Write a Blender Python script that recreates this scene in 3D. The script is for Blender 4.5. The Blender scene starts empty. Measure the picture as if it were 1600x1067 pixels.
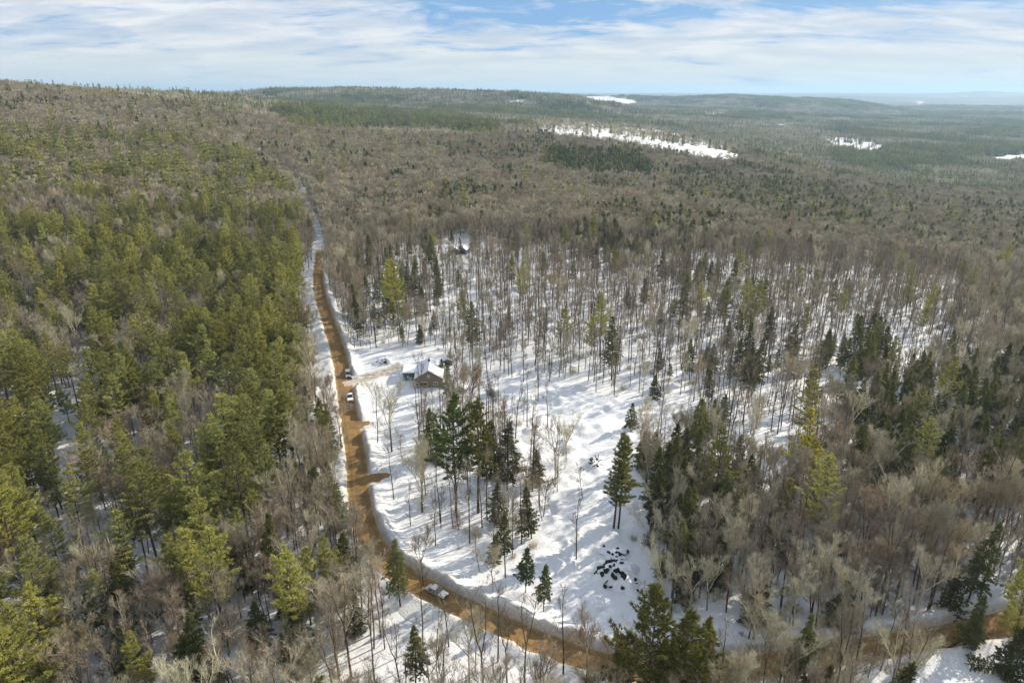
import bpy, math, random
import numpy as np
from mathutils import Vector, Matrix
R = math.radians
random.seed(7)
rng = np.random.default_rng(7)
SC = bpy.context.scene
COL = SC.collection

# ------------------------------------------------------------------ camera
F = 1067.0; PITCH = R(20.1); CH = 95.0
cP, sP = math.cos(PITCH), math.sin(PITCH)
cam = bpy.data.cameras.new('camera'); camo = bpy.data.objects.new('camera', cam); COL.objects.link(camo)
camo.location = (0, 0, CH); camo.rotation_euler = (R(90) - PITCH, 0, 0)
cam.sensor_width = 36; cam.lens = 36 * F / 1600; cam.clip_start = 1; cam.clip_end = 90000
SC.camera = camo
# ------------------------------------------------------------------ light
SUN_EL, SUN_AZ = R(27), R(35)                 # azimuth measured from +X towards +Y
sd = Vector((math.cos(SUN_EL) * math.cos(SUN_AZ), math.cos(SUN_EL) * math.sin(SUN_AZ), math.sin(SUN_EL)))
sl = bpy.data.lights.new('sun', 'SUN'); sl.energy = 4.6; sl.angle = R(0.5); sl.color = (1.0, 0.90, 0.74)
so = bpy.data.objects.new('sun', sl); COL.objects.link(so)
so.rotation_euler = sd.to_track_quat('Z', 'Y').to_euler(); so.location = (200, 100, 300)
SC.view_settings.view_transform = 'Standard'; SC.view_settings.look = 'None'
SC.view_settings.exposure = 0.66; SC.view_settings.gamma = 1
SC.cycles.max_bounces = 4; SC.cycles.diffuse_bounces = 3; SC.cycles.glossy_bounces = 2
SC.cycles.transmission_bounces = 2; SC.cycles.volume_bounces = 0; SC.cycles.transparent_max_bounces = 4
SC.cycles.caustics_reflective = False; SC.cycles.caustics_refractive = False
SC.cycles.use_adaptive_sampling = True; SC.cycles.adaptive_threshold = 0.02
SC.cycles.use_denoising = True; SC.cycles.denoising_input_passes = 'RGB_ALBEDO_NORMAL'; SC.cycles.denoising_prefilter = 'ACCURATE'
SC.cycles.sample_clamp_indirect = 4
W = bpy.data.worlds.new('World'); SC.world = W; W.use_nodes = True
nt = W.node_tree; nt.nodes.clear()
def N(nt, t, **k):
    n = nt.nodes.new(t)
    for a, b in k.items():
        if a in n.inputs.keys() if isinstance(a, str) else False: n.inputs[a].default_value = b
        else: setattr(n, a, b)
    return n
def math_(nt, op, a, b=None, c=None, clamp=False):
    n = nt.nodes.new('ShaderNodeMath'); n.operation = op; n.use_clamp = clamp
    for i, v in enumerate((a, b, c)):
        if v is None: continue
        if isinstance(v, (int, float)): n.inputs[i].default_value = v
        else: nt.links.new(v, n.inputs[i])
    return n.outputs[0]
def ramp(nt, fac, pts, interp='LINEAR'):
    n = nt.nodes.new('ShaderNodeValToRGB'); n.color_ramp.interpolation = interp
    el = n.color_ramp.elements
    while len(el) < len(pts): el.new(0.5)
    for e, (p, c) in zip(el, pts):
        e.position = p; e.color = tuple(c) + (1,) if len(c) == 3 else c
    nt.links.new(fac, n.inputs[0]); return n.outputs[0]
def mixc(nt, fac, a, b, mode='MIX'):
    n = nt.nodes.new('ShaderNodeMix'); n.data_type = 'RGBA'; n.blend_type = mode
    for i, v in ((0, fac), (6, a), (7, b)):
        if isinstance(v, (int, float)): n.inputs[i].default_value = v
        elif isinstance(v, tuple): n.inputs[i].default_value = v + (1,) if len(v) == 3 else v
        else: nt.links.new(v, n.inputs[i])
    return n.outputs[2]
def noise(nt, vec, scale, detail=4, rough=0.55, dist=0.0):
    n = nt.nodes.new('ShaderNodeTexNoise'); n.inputs['Scale'].default_value = scale
    n.inputs['Detail'].default_value = detail; n.inputs['Roughness'].default_value = rough
    n.inputs['Distortion'].default_value = dist
    if vec is not None: nt.links.new(vec, n.inputs['Vector'])
    return n.outputs['Fac']
def vmap(nt, vec, scale=(1, 1, 1), loc=(0, 0, 0), rot=(0, 0, 0)):
    n = nt.nodes.new('ShaderNodeMapping'); n.inputs['Scale'].default_value = scale
    n.inputs['Location'].default_value = loc; n.inputs['Rotation'].default_value = rot
    nt.links.new(vec, n.inputs['Vector']); return n.outputs[0]

sky = N(nt, 'ShaderNodeTexSky', sky_type='NISHITA', sun_disc=False, sun_elevation=SUN_EL,
        sun_rotation=math.pi / 2 - SUN_AZ, altitude=200, air_density=1.0, dust_density=0.6, ozone_density=1.5)
tc = N(nt, 'ShaderNodeTexCoord')
sx = N(nt, 'ShaderNodeSeparateXYZ'); nt.links.new(tc.outputs['Generated'], sx.inputs[0])
zz = math_(nt, 'ADD', math_(nt, 'MAXIMUM', sx.outputs[2], 0.0), 0.15)
cx = N(nt, 'ShaderNodeCombineXYZ')
nt.links.new(math_(nt, 'DIVIDE', sx.outputs[0], zz), cx.inputs[0])
nt.links.new(math_(nt, 'DIVIDE', sx.outputs[1], zz), cx.inputs[1])
SKYV = cx.outputs[0]
c1 = noise(nt, vmap(nt, SKYV, (1.5, 2.2, 1), (3.1, 1.7, 0), (0, 0, R(12))), 1.0, 9, 0.62, 0.5)
c2 = noise(nt, vmap(nt, SKYV, (0.55, 0.9, 1), (6.3, 0.2, 0), (0, 0, R(12))), 1.0, 4, 0.5, 0.4)
cs = math_(nt, 'ADD', math_(nt, 'MULTIPLY', c1, 0.55), math_(nt, 'MULTIPLY', c2, 0.45))
low = ramp(nt, sx.outputs[2], [(0.0, (1, 1, 1)), (0.03, (.85, .85, .85)), (0.065, (.2, .2, .2)), (0.10, (0, 0, 0))])
cov = ramp(nt, math_(nt, 'ADD', cs, math_(nt, 'MULTIPLY', low, 0.10)), [(0.42, (0, 0, 0)), (0.475, (.65, .65, .65)), (0.54, (1, 1, 1))])
c3 = noise(nt, vmap(nt, SKYV, (1.5, 3.2, 1), (1, 9, 0), (0, 0, R(10))), 1.0, 8, 0.6, 0.3)
ccol = ramp(nt, c3, [(0.34, (5.4, 6.3, 7.7)), (0.48, (7.0, 7.6, 8.5)), (0.62, (9.2, 9.3, 9.5))])
ccol = mixc(nt, math_(nt, 'MULTIPLY', low, 0.85), ccol, (7.4, 8.0, 8.0))
blue = mixc(nt, 0.8, sky.outputs[0], (1.9, 4.3, 8.2))
skyc = mixc(nt, cov, blue, ccol)
bg = N(nt, 'ShaderNodeBackground'); bg.inputs[1].default_value = 0.063
nt.links.new(skyc, bg.inputs[0])
wo = N(nt, 'ShaderNodeOutputWorld'); nt.links.new(bg.outputs[0], wo.inputs[0])

# ------------------------------------------------------------------ noise, terrain
def _hash(ix, iy, s):
    h = (ix.astype(np.int64) * 374761393 + iy.astype(np.int64) * 668265263 + s * 974634777) & 0x7fffffff
    h = ((h ^ (h >> 13)) * 1274126177) & 0x7fffffff
    return ((h ^ (h >> 16)) & 0xffff) / 65535.0
def vnoise(x, y, s=0):
    ix, iy = np.floor(x), np.floor(y); fx, fy = x - ix, y - iy
    fx = fx * fx * (3 - 2 * fx); fy = fy * fy * (3 - 2 * fy)
    a, b = _hash(ix, iy, s), _hash(ix + 1, iy, s); c, d = _hash(ix, iy + 1, s), _hash(ix + 1, iy + 1, s)
    return (a + (b - a) * fx + (c - a) * fy + (a - b - c + d) * fx * fy) * 2 - 1
def fbm(x, y, o=4, s=0):
    v = 0; a = 1; t = 0
    for i in range(o):
        v = v + a * vnoise(x * 2 ** i + 17.3 * i, y * 2 ** i - 9.1 * i, s + i); t += a; a *= 0.5
    return v / t
def cp(px, py, t, canopy=0):                        # a place seen at a pixel from an axial depth
    v = (533.5 - py) / F
    z = CH - t * (sP - v * cP); y = t * (cP + v * sP); x = (px - 800) / F * t
    return (x, y, z - canopy)
CPTS = []
for px in (-300, 0, 300, 500, 700, 900, 1200, 1500, 1900):
    for t in (60, 110, 150, 190): CPTS.append((((px - 800) / F) * t, t * 0.85, 0.0))
def c_(px, t, z):
    y = (t - (CH - z) * sP) / cP; CPTS.append(((px - 800) / F * t, y, z))
for px, l in {
    -300: ((300, 10), (450, 26), (600, 48), (800, 80), (1100, 122), (1500, 110), (3000, 60)),
    0: ((240, 3), (330, 9), (450, 20), (600, 36), (800, 64), (1060, 97), (1400, 86), (2500, 50)),
    200: ((240, 1), (330, 5), (450, 14), (600, 28), (800, 50), (1250, 88), (1700, 78), (2500, 45)),
    330: ((240, 0), (330, 3), (450, 8), (600, 19), (850, 40), (1450, 82), (2000, 66), (3000, 40)),
    480: ((240, 0), (330, 1), (450, 1), (600, 8), (850, 19), (1300, 40), (2000, 52), (3000, 50)),
    650: ((240, 0), (330, 0), (450, 0), (600, 3), (850, 8), (1300, 22), (2000, 22), (3000, 30)),
    850: ((240, 0), (330, 0), (450, -2), (600, -2), (850, 0), (1250, 28), (1700, 14), (2500, 4), (3500, 5)),
    1000: ((240, 0), (330, -2), (450, -5), (600, -8), (850, -10), (1200, 16), (1700, -12), (2500, -20)),
    1140: ((240, -1), (330, -4), (450, -9), (600, -15), (850, -22), (1150, -2), (1700, -42), (2500, -45), (3600, -22)),
    1350: ((180, -1), (240, -5), (330, -10), (450, -18), (600, -28), (850, -42), (1200, -58), (1700, -72), (2200, -60), (3500, -68)),
    1600: ((180, -3), (240, -8), (330, -16), (450, -26), (600, -38), (850, -54), (1200, -76), (1900, -84), (3500, -80)),
    1900: ((180, -6), (240, -12), (330, -24), (450, -36), (600, -50), (850, -70), (1200, -90), (1900, -95), (3500, -90)),
}.items():
    for t, z in l: c_(px, t, z)
for px in (-300, 0, 300, 600): c_(px, 6000, 20); c_(px, 12000, 10); c_(px, 26000, 10)
for px in (850, 1100): c_(px, 6000, -20); c_(px, 12000, -10); c_(px, 26000, 0)
for px in (1350, 1600, 1900): c_(px, 6000, -70); c_(px, 12000, -30); c_(px, 26000, 0)
CP = np.array(CPTS)
def _uv(x, y):
    yy = np.maximum(y, -20) + 60.0
    return np.stack([np.clip(x / yy, -1.6, 1.6) * 1.6, np.log(yy)], -1)
_q = _uv(CP[:, 0], CP[:, 1])
_d = np.sqrt(((_q[:, None] - _q[None]) ** 2).sum(-1) + 0.02)
_A = np.zeros((len(CP) + 3,) * 2); n_ = len(CP)
_A[:n_, :n_] = _d - 0.02 * np.eye(n_); _A[:n_, n_] = 1; _A[:n_, n_ + 1:] = _q; _A[n_, :n_] = 1; _A[n_ + 1:, :n_] = _q.T
_w = np.linalg.lstsq(_A, np.concatenate([CP[:, 2], np.zeros(3)]), rcond=None)[0]
# far ridges: distance, half-width, crest row by column
RIDGES = [
    (3300, 900, [(300, 150), (400, 141), (480, 139.5), (560, 138), (640, 140), (720, 142), (800, 144.5), (880, 148), (950, 158)]),
    (5600, 1300, [(780, 156), (860, 150), (900, 149), (960, 149.5), (1030, 152), (1100, 151), (1150, 149), (1200, 151.5), (1270, 154), (1330, 158), (1420, 170)]),
    (7000, 1000, [(1250, 172), (1380, 169), (1450, 168), (1500, 166.5), (1600, 165.5), (1900, 164)]),
    (11500, 1500, [(1050, 156), (1150, 152), (1260, 150), (1330, 149.5), (1400, 150), (1480, 153), (1540, 152), (1600, 150), (1900, 149)]),
    (16000, 1800, [(400, 144), (450, 136.5), (500, 135.5), (550, 134.5), (590, 137), (660, 143), (800, 146), (960, 146.5), (1100, 146), (1200, 147), (1300, 146), (1440, 147), (1520, 143), (1550, 141.5), (1580, 144), (1640, 146), (1900, 146)]),
    (21000, 1500, [(0, 146), (700, 144.5), (1000, 145), (1900, 145)]),
]
def T(x, y):
    x = np.asarray(x, float); y = np.asarray(y, float)
    sh = x.shape; xf, yf = x.ravel(), y.ravel(); out = np.empty(xf.shape)
    for i in range(0, len(xf), 40000):
        q = _uv(xf[i:i + 40000], yf[i:i + 40000])
        d = np.sqrt(((q[:, None] - _q[None]) ** 2).sum(-1) + 0.02)
        out[i:i + 40000] = d @ _w[:n_] + _w[n_] + q @ _w[n_ + 1:]
    yy = np.maximum(yf, 1.0); D = np.hypot(xf, yf)
    fade = np.clip((D - 1300) / 1500, 0, 1)
    out = out + fade * np.minimum(D, 9000) * 0.0035 * fbm(xf / 700, yf / 700, 4, 5)
    px = 800 + xf / yy * F * (cP + 0.366 * sP)
    for t0, w, tab in RIDGES:
        tx = [a for a, b in tab]; ty = [b for a, b in tab]
        if tx[0] > 0: tx, ty = [tx[0] - 120] + tx, [ty[0] + 60] + ty
        if tx[-1] < 1800: tx, ty = tx + [tx[-1] + 120], ty + [ty[-1] + 60]
        row = np.interp(px, tx, ty)
        v = (533.5 - row) / F
        ys = t0 * (cP + v * sP)
        crest = CH - t0 * (sP - v * cP) - 10
        crest = crest + t0 * 0.0007 * fbm(xf / (t0 * .06), np.full_like(xf, t0 * 0.01), 4, 3)
        wv = w * (1 + 0.3 * fbm(xf / (t0 * .1), yf / (t0 * .1), 3, 9))
        g = crest - np.abs(np.abs((yf - ys) / wv) ** 1.6) * (110 + t0 * 0.004)
        g = g + fade * t0 * 0.0016 * fbm(xf / (t0 * .07), yf / (t0 * .07), 4, 21) * np.clip(np.abs(yf - ys) / wv, 0, 1)
        out = np.maximum(out, g) + 8 * np.exp(-np.abs(out - g) / 8) * np.clip(D / 4000, 0, 1) * 0.5
    return out.reshape(sh)
def proj(x, y, z):
    t = y * cP + (CH - z) * sP; t = np.maximum(t, 0.5)
    v = (y * sP - (CH - z) * cP) / t
    return 800 + F * x / t, 533.5 - F * v, t
def hit(px, py):
    v = (533.5 - py) / F; u = (px - 800) / F
    t = np.exp(np.linspace(math.log(60), math.log(26000), 900))
    x, y, z = u * t, t * (cP + v * sP), CH - t * (sP - v * cP)
    d = z - T(x, y); k = int(np.argmax(d < 0))
    if d[k] >= 0: return None
    t2 = np.linspace(t[k - 1], t[k], 60); x, y, z = u * t2, t2 * (cP + v * sP), CH - t2 * (sP - v * cP)
    d = z - T(x, y); k = int(np.argmax(d < 0))
    return float(x[k]), float(y[k])
def inpoly(px, py, poly):
    px = np.asarray(px); py = np.asarray(py); r = np.zeros(px.shape, bool); n = len(poly)
    for i in range(n):
        x1, y1 = poly[i]; x2, y2 = poly[(i + 1) % n]
        c = ((y1 > py) != (y2 > py)) & (px < (x2 - x1) * (py - y1) / ((y2 - y1) or 1e-9) + x1)
        r ^= c
    return r
def spline(pts, step=1.5):
    P = np.array(pts, float); out = []
    for i in range(len(P) - 1):
        p0 = P[max(i - 1, 0)]; p1 = P[i]; p2 = P[i + 1]; p3 = P[min(i + 2, len(P) - 1)]
        n = max(2, int(np.linalg.norm(p2 - p1) / step))
        for k in range(n):
            t = k / n
            out.append(0.5 * ((2 * p1) + (-p0 + p2) * t + (2 * p0 - 5 * p1 + 4 * p2 - p3) * t * t + (-p0 + 3 * p1 - 3 * p2 + p3) * t ** 3))
    out.append(P[-1]); out = np.array(out)
    for _ in range(6): out[1:-1] = (out[:-2] + 2 * out[1:-1] + out[2:]) / 4
    return out
def segdist(x, y, pl, stride=3):
    P = pl[::stride] if (len(pl) - 1) % stride == 0 else np.vstack([pl[::stride], pl[-1]])
    best = np.full(x.shape, 1e9)
    for a, b in zip(P[:-1], P[1:]):
        d = b - a; L = (d @ d) or 1e-9
        t = np.clip(((x - a[0]) * d[0] + (y - a[1]) * d[1]) / L, 0, 1)
        best = np.minimum(best, np.hypot(x - a[0] - t * d[0], y - a[1] - t * d[1]))
    return best
ROADPX = [(1700, 930), (1640, 950), (1590, 968), (1540, 982), (1475, 994), (1400, 1006), (1318, 1020), (1197, 1040), (1120, 1052), (1040, 1056), (965, 1044),
          (900, 1024), (837, 1002), (781, 976), (710, 943), (655, 915), (614, 888), (588, 860), (572, 828), (563, 790), (559, 765), (559, 738),
          (554, 700), (545, 645), (538, 600), (531, 560), (521, 526), (511, 495), (501, 464), (497, 431), (500, 402), (500, 380), (494, 352), (484, 330), (474, 308)]
ROAD = spline([hit(*p) for p in ROADPX])
FARROAD = spline([hit(474, 308), hit(462, 288), hit(436, 266), hit(404, 250), hit(410, 236), hit(432, 210)], 4)
DRIVE = spline([hit(536, 601), hit(560, 596), hit(590, 588), hit(615, 578), hit(631, 572)], 1.0)
STUBA = spline([hit(552, 668), hit(566, 660), hit(577, 655)], .8)
STUBB = spline([hit(562, 752), hit(585, 746), hit(610, 741)], .8)
OPENING = [(800, 700), (790, 640), (700, 596), (820, 590), (900, 610), (1000, 628), (1100, 632), (1090, 660), (1020, 680), (1000, 720), (990, 790), (1010, 850), (975, 900), (900, 1010), (760, 945), (790, 905), (850, 850), (850, 760)]
HOUSE = hit(662, 603)
TRACKS = [spline([hit(*p) for p in q], 2) for q in ([(720, 650), (800, 690), (880, 694), (960, 672), (1040, 655), (1160, 628)], [(800, 700), (850, 780), (900, 850), (905, 930)], [(700, 600), (760, 596), (850, 600), (950, 640)])]
def relief(x, y):
    """Small snow forms near the camera: drifts, mounds, pits."""
    D = np.hypot(x, y); near = np.clip(1.6 - D / 420, 0, 1)
    r = 0.16 * fbm(x / 5, y / 5, 3, 31) + 0.35 * fbm(x / 22, y / 22, 3, 37)
    m = (D < 420)
    if m.any():
        xs, ys = x[m], y[m]; px, py, _ = proj(xs, ys, np.zeros_like(xs))
        o = inpoly(px, py, OPENING).astype(float)
        lump = np.clip(fbm(xs / 5.5, ys / 5.5, 4, 41) - 0.04, 0, 1) * 1.9 + .25 * np.abs(fbm(xs / 2.4, ys / 2.4, 2, 43)) - np.clip(fbm(xs / 5, ys / 5, 2, 47) - 0.25, 0, 1) * 1.7
        r[m] += o * lump
        for tk_ in TRACKS: dk = segdist(xs, ys, tk_, 2); r[m] -= .32 * np.exp(-(dk / .75) ** 2) - .12 * np.exp(-((dk - 1.5) / .6) ** 2)
        dr = np.minimum(segdist(xs, ys, ROAD), np.minimum(segdist(xs, ys, DRIVE) + 1.5, np.minimum(segdist(xs, ys, STUBA), segdist(xs, ys, STUBB)) + 1.5))
        r[m] *= np.clip((dr - 5.5) / 4, 0, 1) * np.clip((np.hypot(xs - HOUSE[0], ys - HOUSE[1] - 6) - 11) / 5, 0, 1)
    return r * near
def G(x, y):
    x = np.atleast_1d(np.asarray(x, float)); y = np.atleast_1d(np.asarray(y, float))
    return T(x, y) + relief(x, y)
def g1(x, y): return float(G([x], [y])[0])

# ------------------------------------------------------------------ mesh helpers
def tag(o, label=None, cat=None, group=None, kind=None):
    if label: o['label'] = label
    if cat: o['category'] = cat
    if group: o['group'] = group
    if kind: o['kind'] = kind
    return o
def mesh_np(name, V, Fa, mats, mi=None, smooth=False):
    me = bpy.data.meshes.new(name); V = np.asarray(V, np.float32); Fa = np.asarray(Fa, np.int32); k = Fa.shape[1]
    me.vertices.add(len(V)); me.vertices.foreach_set('co', V.ravel())
    me.loops.add(Fa.size); me.loops.foreach_set('vertex_index', Fa.ravel())
    me.polygons.add(len(Fa)); me.polygons.foreach_set('loop_start', np.arange(0, Fa.size, k, dtype=np.int32))
    for m in mats: me.materials.append(m)
    if mi is not None: me.polygons.foreach_set('material_index', np.asarray(mi, np.int32))
    me.polygons.foreach_set('use_smooth', np.full(len(Fa), smooth))
    me.update(calc_edges=True); me.validate(); return me
def link(name, me, parent=None, loc=None, rz=0):
    o = bpy.data.objects.new(name, me); COL.objects.link(o)
    if parent is not None: o.parent = parent
    if loc is not None: o.location = loc
    if rz: o.rotation_euler = (0, 0, rz)
    return o
def empty(name, loc, rz=0):
    return link(name, None, None, loc, rz)
class MB:
    """Collects shapes, links them as one mesh object."""
    def __init__(s): s.v = []; s.f = []
    def add(s, vs, fs):
        n = len(s.v); s.v += [tuple(v) for v in vs]; s.f += [tuple(i + n for i in f) for f in fs]; return s
    def box(s, x0, x1, y0, y1, z0, z1, taper=0.0):
        t = taper
        return s.add([(x0, y0, z0), (x1, y0, z0), (x1, y1, z0), (x0, y1, z0), (x0 + t, y0 + t, z1), (x1 - t, y0 + t, z1), (x1 - t, y1 - t, z1), (x0 + t, y1 - t, z1)],
                     [(0, 3, 2, 1), (4, 5, 6, 7), (0, 1, 5, 4), (1, 2, 6, 5), (2, 3, 7, 6), (3, 0, 4, 7)])
    def prism(s, prof, y0, y1, axis='y', inset=0.0):     # profile of (a, z) extruded
        n = len(prof); P = []
        ca = sum(p[0] for p in prof) / n
        for yy, k in ((y0, 1), (y1, 1)):
            for a, z in prof: P.append((a, yy, z) if axis == 'y' else (yy, a, z))
        fs = [tuple(range(n))[::-1], tuple(range(n, 2 * n))] + [(i, (i + 1) % n, n + (i + 1) % n, n + i) for i in range(n)]
        return s.add(P, fs)
    def cyl(s, c, r, h, axis='z', n=12, r2=None):
        r2 = r if r2 is None else r2; P = []
        for k, rr in ((0, r), (1, r2)):
            for i in range(n):
                a = 2 * math.pi * i / n; p = (rr * math.cos(a), rr * math.sin(a), h * k)
                p = {'z': p, 'x': (p[2], p[0], p[1]), 'y': (p[0], p[2], p[1])}[axis]
                P.append((c[0] + p[0], c[1] + p[1], c[2] + p[2]))
        return s.add(P, [tuple(range(n))[::-1], tuple(range(n, 2 * n))] + [(i, (i + 1) % n, n + (i + 1) % n, n + i) for i in range(n)])
    def build(s, name, mat, parent=None, smooth=False, bevel=0):
        me = bpy.data.meshes.new(name); me.from_pydata(s.v, [], s.f); me.materials.append(mat)
        import bmesh
        bm = bmesh.new(); bm.from_mesh(me); bmesh.ops.recalc_face_normals(bm, faces=bm.faces[:])
        if bevel: bmesh.ops.bevel(bm, geom=bm.edges[:], offset=bevel, segments=2, affect='EDGES')
        bm.to_mesh(me); bm.free()
        if smooth: me.polygons.foreach_set('use_smooth', [True] * len(me.polygons))
        return link(name, me, parent)
# ------------------------------------------------------------------ materials
def newmat(name):
    m = bpy.data.materials.new(name); m.use_nodes = True; nt = m.node_tree; nt.nodes.clear()
    o = nt.nodes.new('ShaderNodeOutputMaterial'); return m, nt, o
def simple(name, col, rough=0.7, nscale=3.0, amt=0.15, metal=0.0, bump=0.0, spec=0.3):
    m, nt, o = newmat(name); b = N(nt, 'ShaderNodeBsdfPrincipled'); tcn = N(nt, 'ShaderNodeTexCoord')
    f = noise(nt, tcn.outputs['Object'], nscale, 4)
    c = mixc(nt, ramp(nt, f, [(0.3, (0, 0, 0)), (0.7, (1, 1, 1))]), tuple(x * (1 - amt) for x in col), tuple(min(1, x * (1 + amt)) for x in col))
    nt.links.new(c, b.inputs['Base Color']); b.inputs['Roughness'].default_value = rough; b.inputs['Metallic'].default_value = metal
    b.inputs['Specular IOR Level'].default_value = spec
    if bump:
        bp = N(nt, 'ShaderNodeBump'); bp.inputs['Strength'].default_value = bump; nt.links.new(f, bp.inputs['Height']); nt.links.new(bp.outputs[0], b.inputs['Normal'])
    nt.links.new(b.outputs[0], o.inputs[0]); return m
def foliage(name, a, b_, c_, trans=0.35):
    """needles: colour varies by tree (object random) and by branch clump"""
    m, nt, o = newmat(name); tcn = N(nt, 'ShaderNodeTexCoord'); oi = N(nt, 'ShaderNodeObjectInfo')
    f = noise(nt, tcn.outputs['Object'], 0.55, 3, 0.6)
    c1 = mixc(nt, ramp(nt, f, [(0.32, (0, 0, 0)), (0.68, (1, 1, 1))]), a, b_)
    c2 = mixc(nt, math_(nt, 'MULTIPLY', oi.outputs['Random'], 0.65), c1, c_)
    hs = N(nt, 'ShaderNodeHueSaturation'); nt.links.new(c2, hs.inputs['Color'])
    r2 = math_(nt, 'FRACT', math_(nt, 'MULTIPLY', oi.outputs['Random'], 37.7))
    nt.links.new(math_(nt, 'MULTIPLY_ADD', r2, 0.75, 0.62), hs.inputs['Value'])
    d = N(nt, 'ShaderNodeBsdfDiffuse'); t = N(nt, 'ShaderNodeBsdfTranslucent'); mx = N(nt, 'ShaderNodeMixShader')
    mx.inputs[0].default_value = trans
    for s in (d, t): nt.links.new(hs.outputs[0], s.inputs['Color'])
    nt.links.new(d.outputs[0], mx.inputs[1]); nt.links.new(t.outputs[0], mx.inputs[2]); nt.links.new(mx.outputs[0], o.inputs[0]); return m
def bark(name, a, b_, scale=1.2):
    m, nt, o = newmat(name); tcn = N(nt, 'ShaderNodeTexCoord'); oi = N(nt, 'ShaderNodeObjectInfo')
    f = noise(nt, vmap(nt, tcn.outputs['Object'], (3, 3, .6)), scale, 3)
    c1 = mixc(nt, ramp(nt, f, [(0.35, (0, 0, 0)), (0.65, (1, 1, 1))]), a, b_)
    hs = N(nt, 'ShaderNodeHueSaturation'); nt.links.new(c1, hs.inputs['Color'])
    nt.links.new(math_(nt, 'MULTIPLY_ADD', oi.outputs['Random'], 0.6, 0.7), hs.inputs['Value'])
    nt.links.new(math_(nt, 'MULTIPLY_ADD', math_(nt, 'FRACT', math_(nt, 'MULTIPLY', oi.outputs['Random'], 91.3)), 0.03, 0.485), hs.inputs['Hue'])
    d = N(nt, 'ShaderNodeBsdfDiffuse'); nt.links.new(hs.outputs[0], d.inputs[0]); nt.links.new(d.outputs[0], o.inputs[0]); return m
M = {}
M['pine'] = foliage('pine_needles', (.27, .265, .065), (.50, .47, .14), (.31, .335, .13))
M['hemlock'] = foliage('hemlock_needles', (.12, .135, .045), (.28, .265, .075), (.15, .18, .08))
M['gold'] = foliage('gold_needles', (.34, .30, .055), (.50, .43, .10), (.42, .34, .08))
M['rust'] = foliage('rust_needles', (.13, .08, .03), (.2, .12, .045), (.16, .12, .05))
M['olive'] = foliage('olive_needles', (.14, .15, .04), (.30, .28, .065), (.18, .18, .06))
M['darkpine'] = foliage('dark_pine_needles', (.07, .10, .035), (.17, .19, .05), (.09, .13, .05))
M['bark'] = bark('dark_bark', (.06, .048, .038), (.15, .12, .095))
M['twig'] = bark('grey_brown_twigs', (.34, .305, .22), (.56, .515, .385))
M['twigred'] = bark('reddish_twigs', (.30, .24, .16), (.45, .37, .26))
M['twigdark'] = bark('dark_pole_twigs', (.19, .155, .115), (.33, .28, .21))
M['birch'] = bark('pale_bark', (.30, .27, .22), (.5, .46, .39))
# ground
def ground_mat():
    m, nt, o = newmat('snow_ground'); g = N(nt, 'ShaderNodeNewGeometry'); P = g.outputs['Position']
    at = N(nt, 'ShaderNodeAttribute', attribute_name='brush'); br = at.outputs['Fac']
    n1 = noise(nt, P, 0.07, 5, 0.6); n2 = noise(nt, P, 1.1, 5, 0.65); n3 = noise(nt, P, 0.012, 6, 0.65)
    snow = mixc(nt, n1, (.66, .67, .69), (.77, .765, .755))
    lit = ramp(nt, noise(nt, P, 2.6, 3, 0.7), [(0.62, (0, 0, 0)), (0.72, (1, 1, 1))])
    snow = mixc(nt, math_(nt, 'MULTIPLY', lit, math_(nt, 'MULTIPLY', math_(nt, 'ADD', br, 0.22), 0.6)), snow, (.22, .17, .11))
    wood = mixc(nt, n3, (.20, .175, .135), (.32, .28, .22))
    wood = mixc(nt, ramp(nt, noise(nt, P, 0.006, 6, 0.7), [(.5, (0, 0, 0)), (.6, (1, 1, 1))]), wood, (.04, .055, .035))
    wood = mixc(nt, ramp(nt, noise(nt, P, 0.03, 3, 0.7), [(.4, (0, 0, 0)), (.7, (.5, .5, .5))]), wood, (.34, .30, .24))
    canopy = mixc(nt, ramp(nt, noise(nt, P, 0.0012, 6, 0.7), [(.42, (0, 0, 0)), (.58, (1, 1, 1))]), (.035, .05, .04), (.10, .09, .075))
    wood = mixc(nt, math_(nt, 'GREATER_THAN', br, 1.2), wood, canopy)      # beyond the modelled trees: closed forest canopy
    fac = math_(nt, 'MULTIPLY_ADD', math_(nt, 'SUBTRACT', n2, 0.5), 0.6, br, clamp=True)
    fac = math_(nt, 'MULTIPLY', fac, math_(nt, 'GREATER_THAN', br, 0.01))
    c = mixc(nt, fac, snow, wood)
    b = N(nt, 'ShaderNodeBsdfPrincipled'); nt.links.new(c, b.inputs['Base Color']); b.inputs['Roughness'].default_value = .75
    b.inputs['Specular IOR Level'].default_value = 0.2
    bp = N(nt, 'ShaderNodeBump'); bp.inputs['Strength'].default_value = .5; bp.inputs['Distance'].default_value = .35
    nt.links.new(n2, bp.inputs['Height']); nt.links.new(bp.outputs[0], b.inputs['Normal'])
    nt.links.new(b.outputs[0], o.inputs[0]); return m
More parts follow.
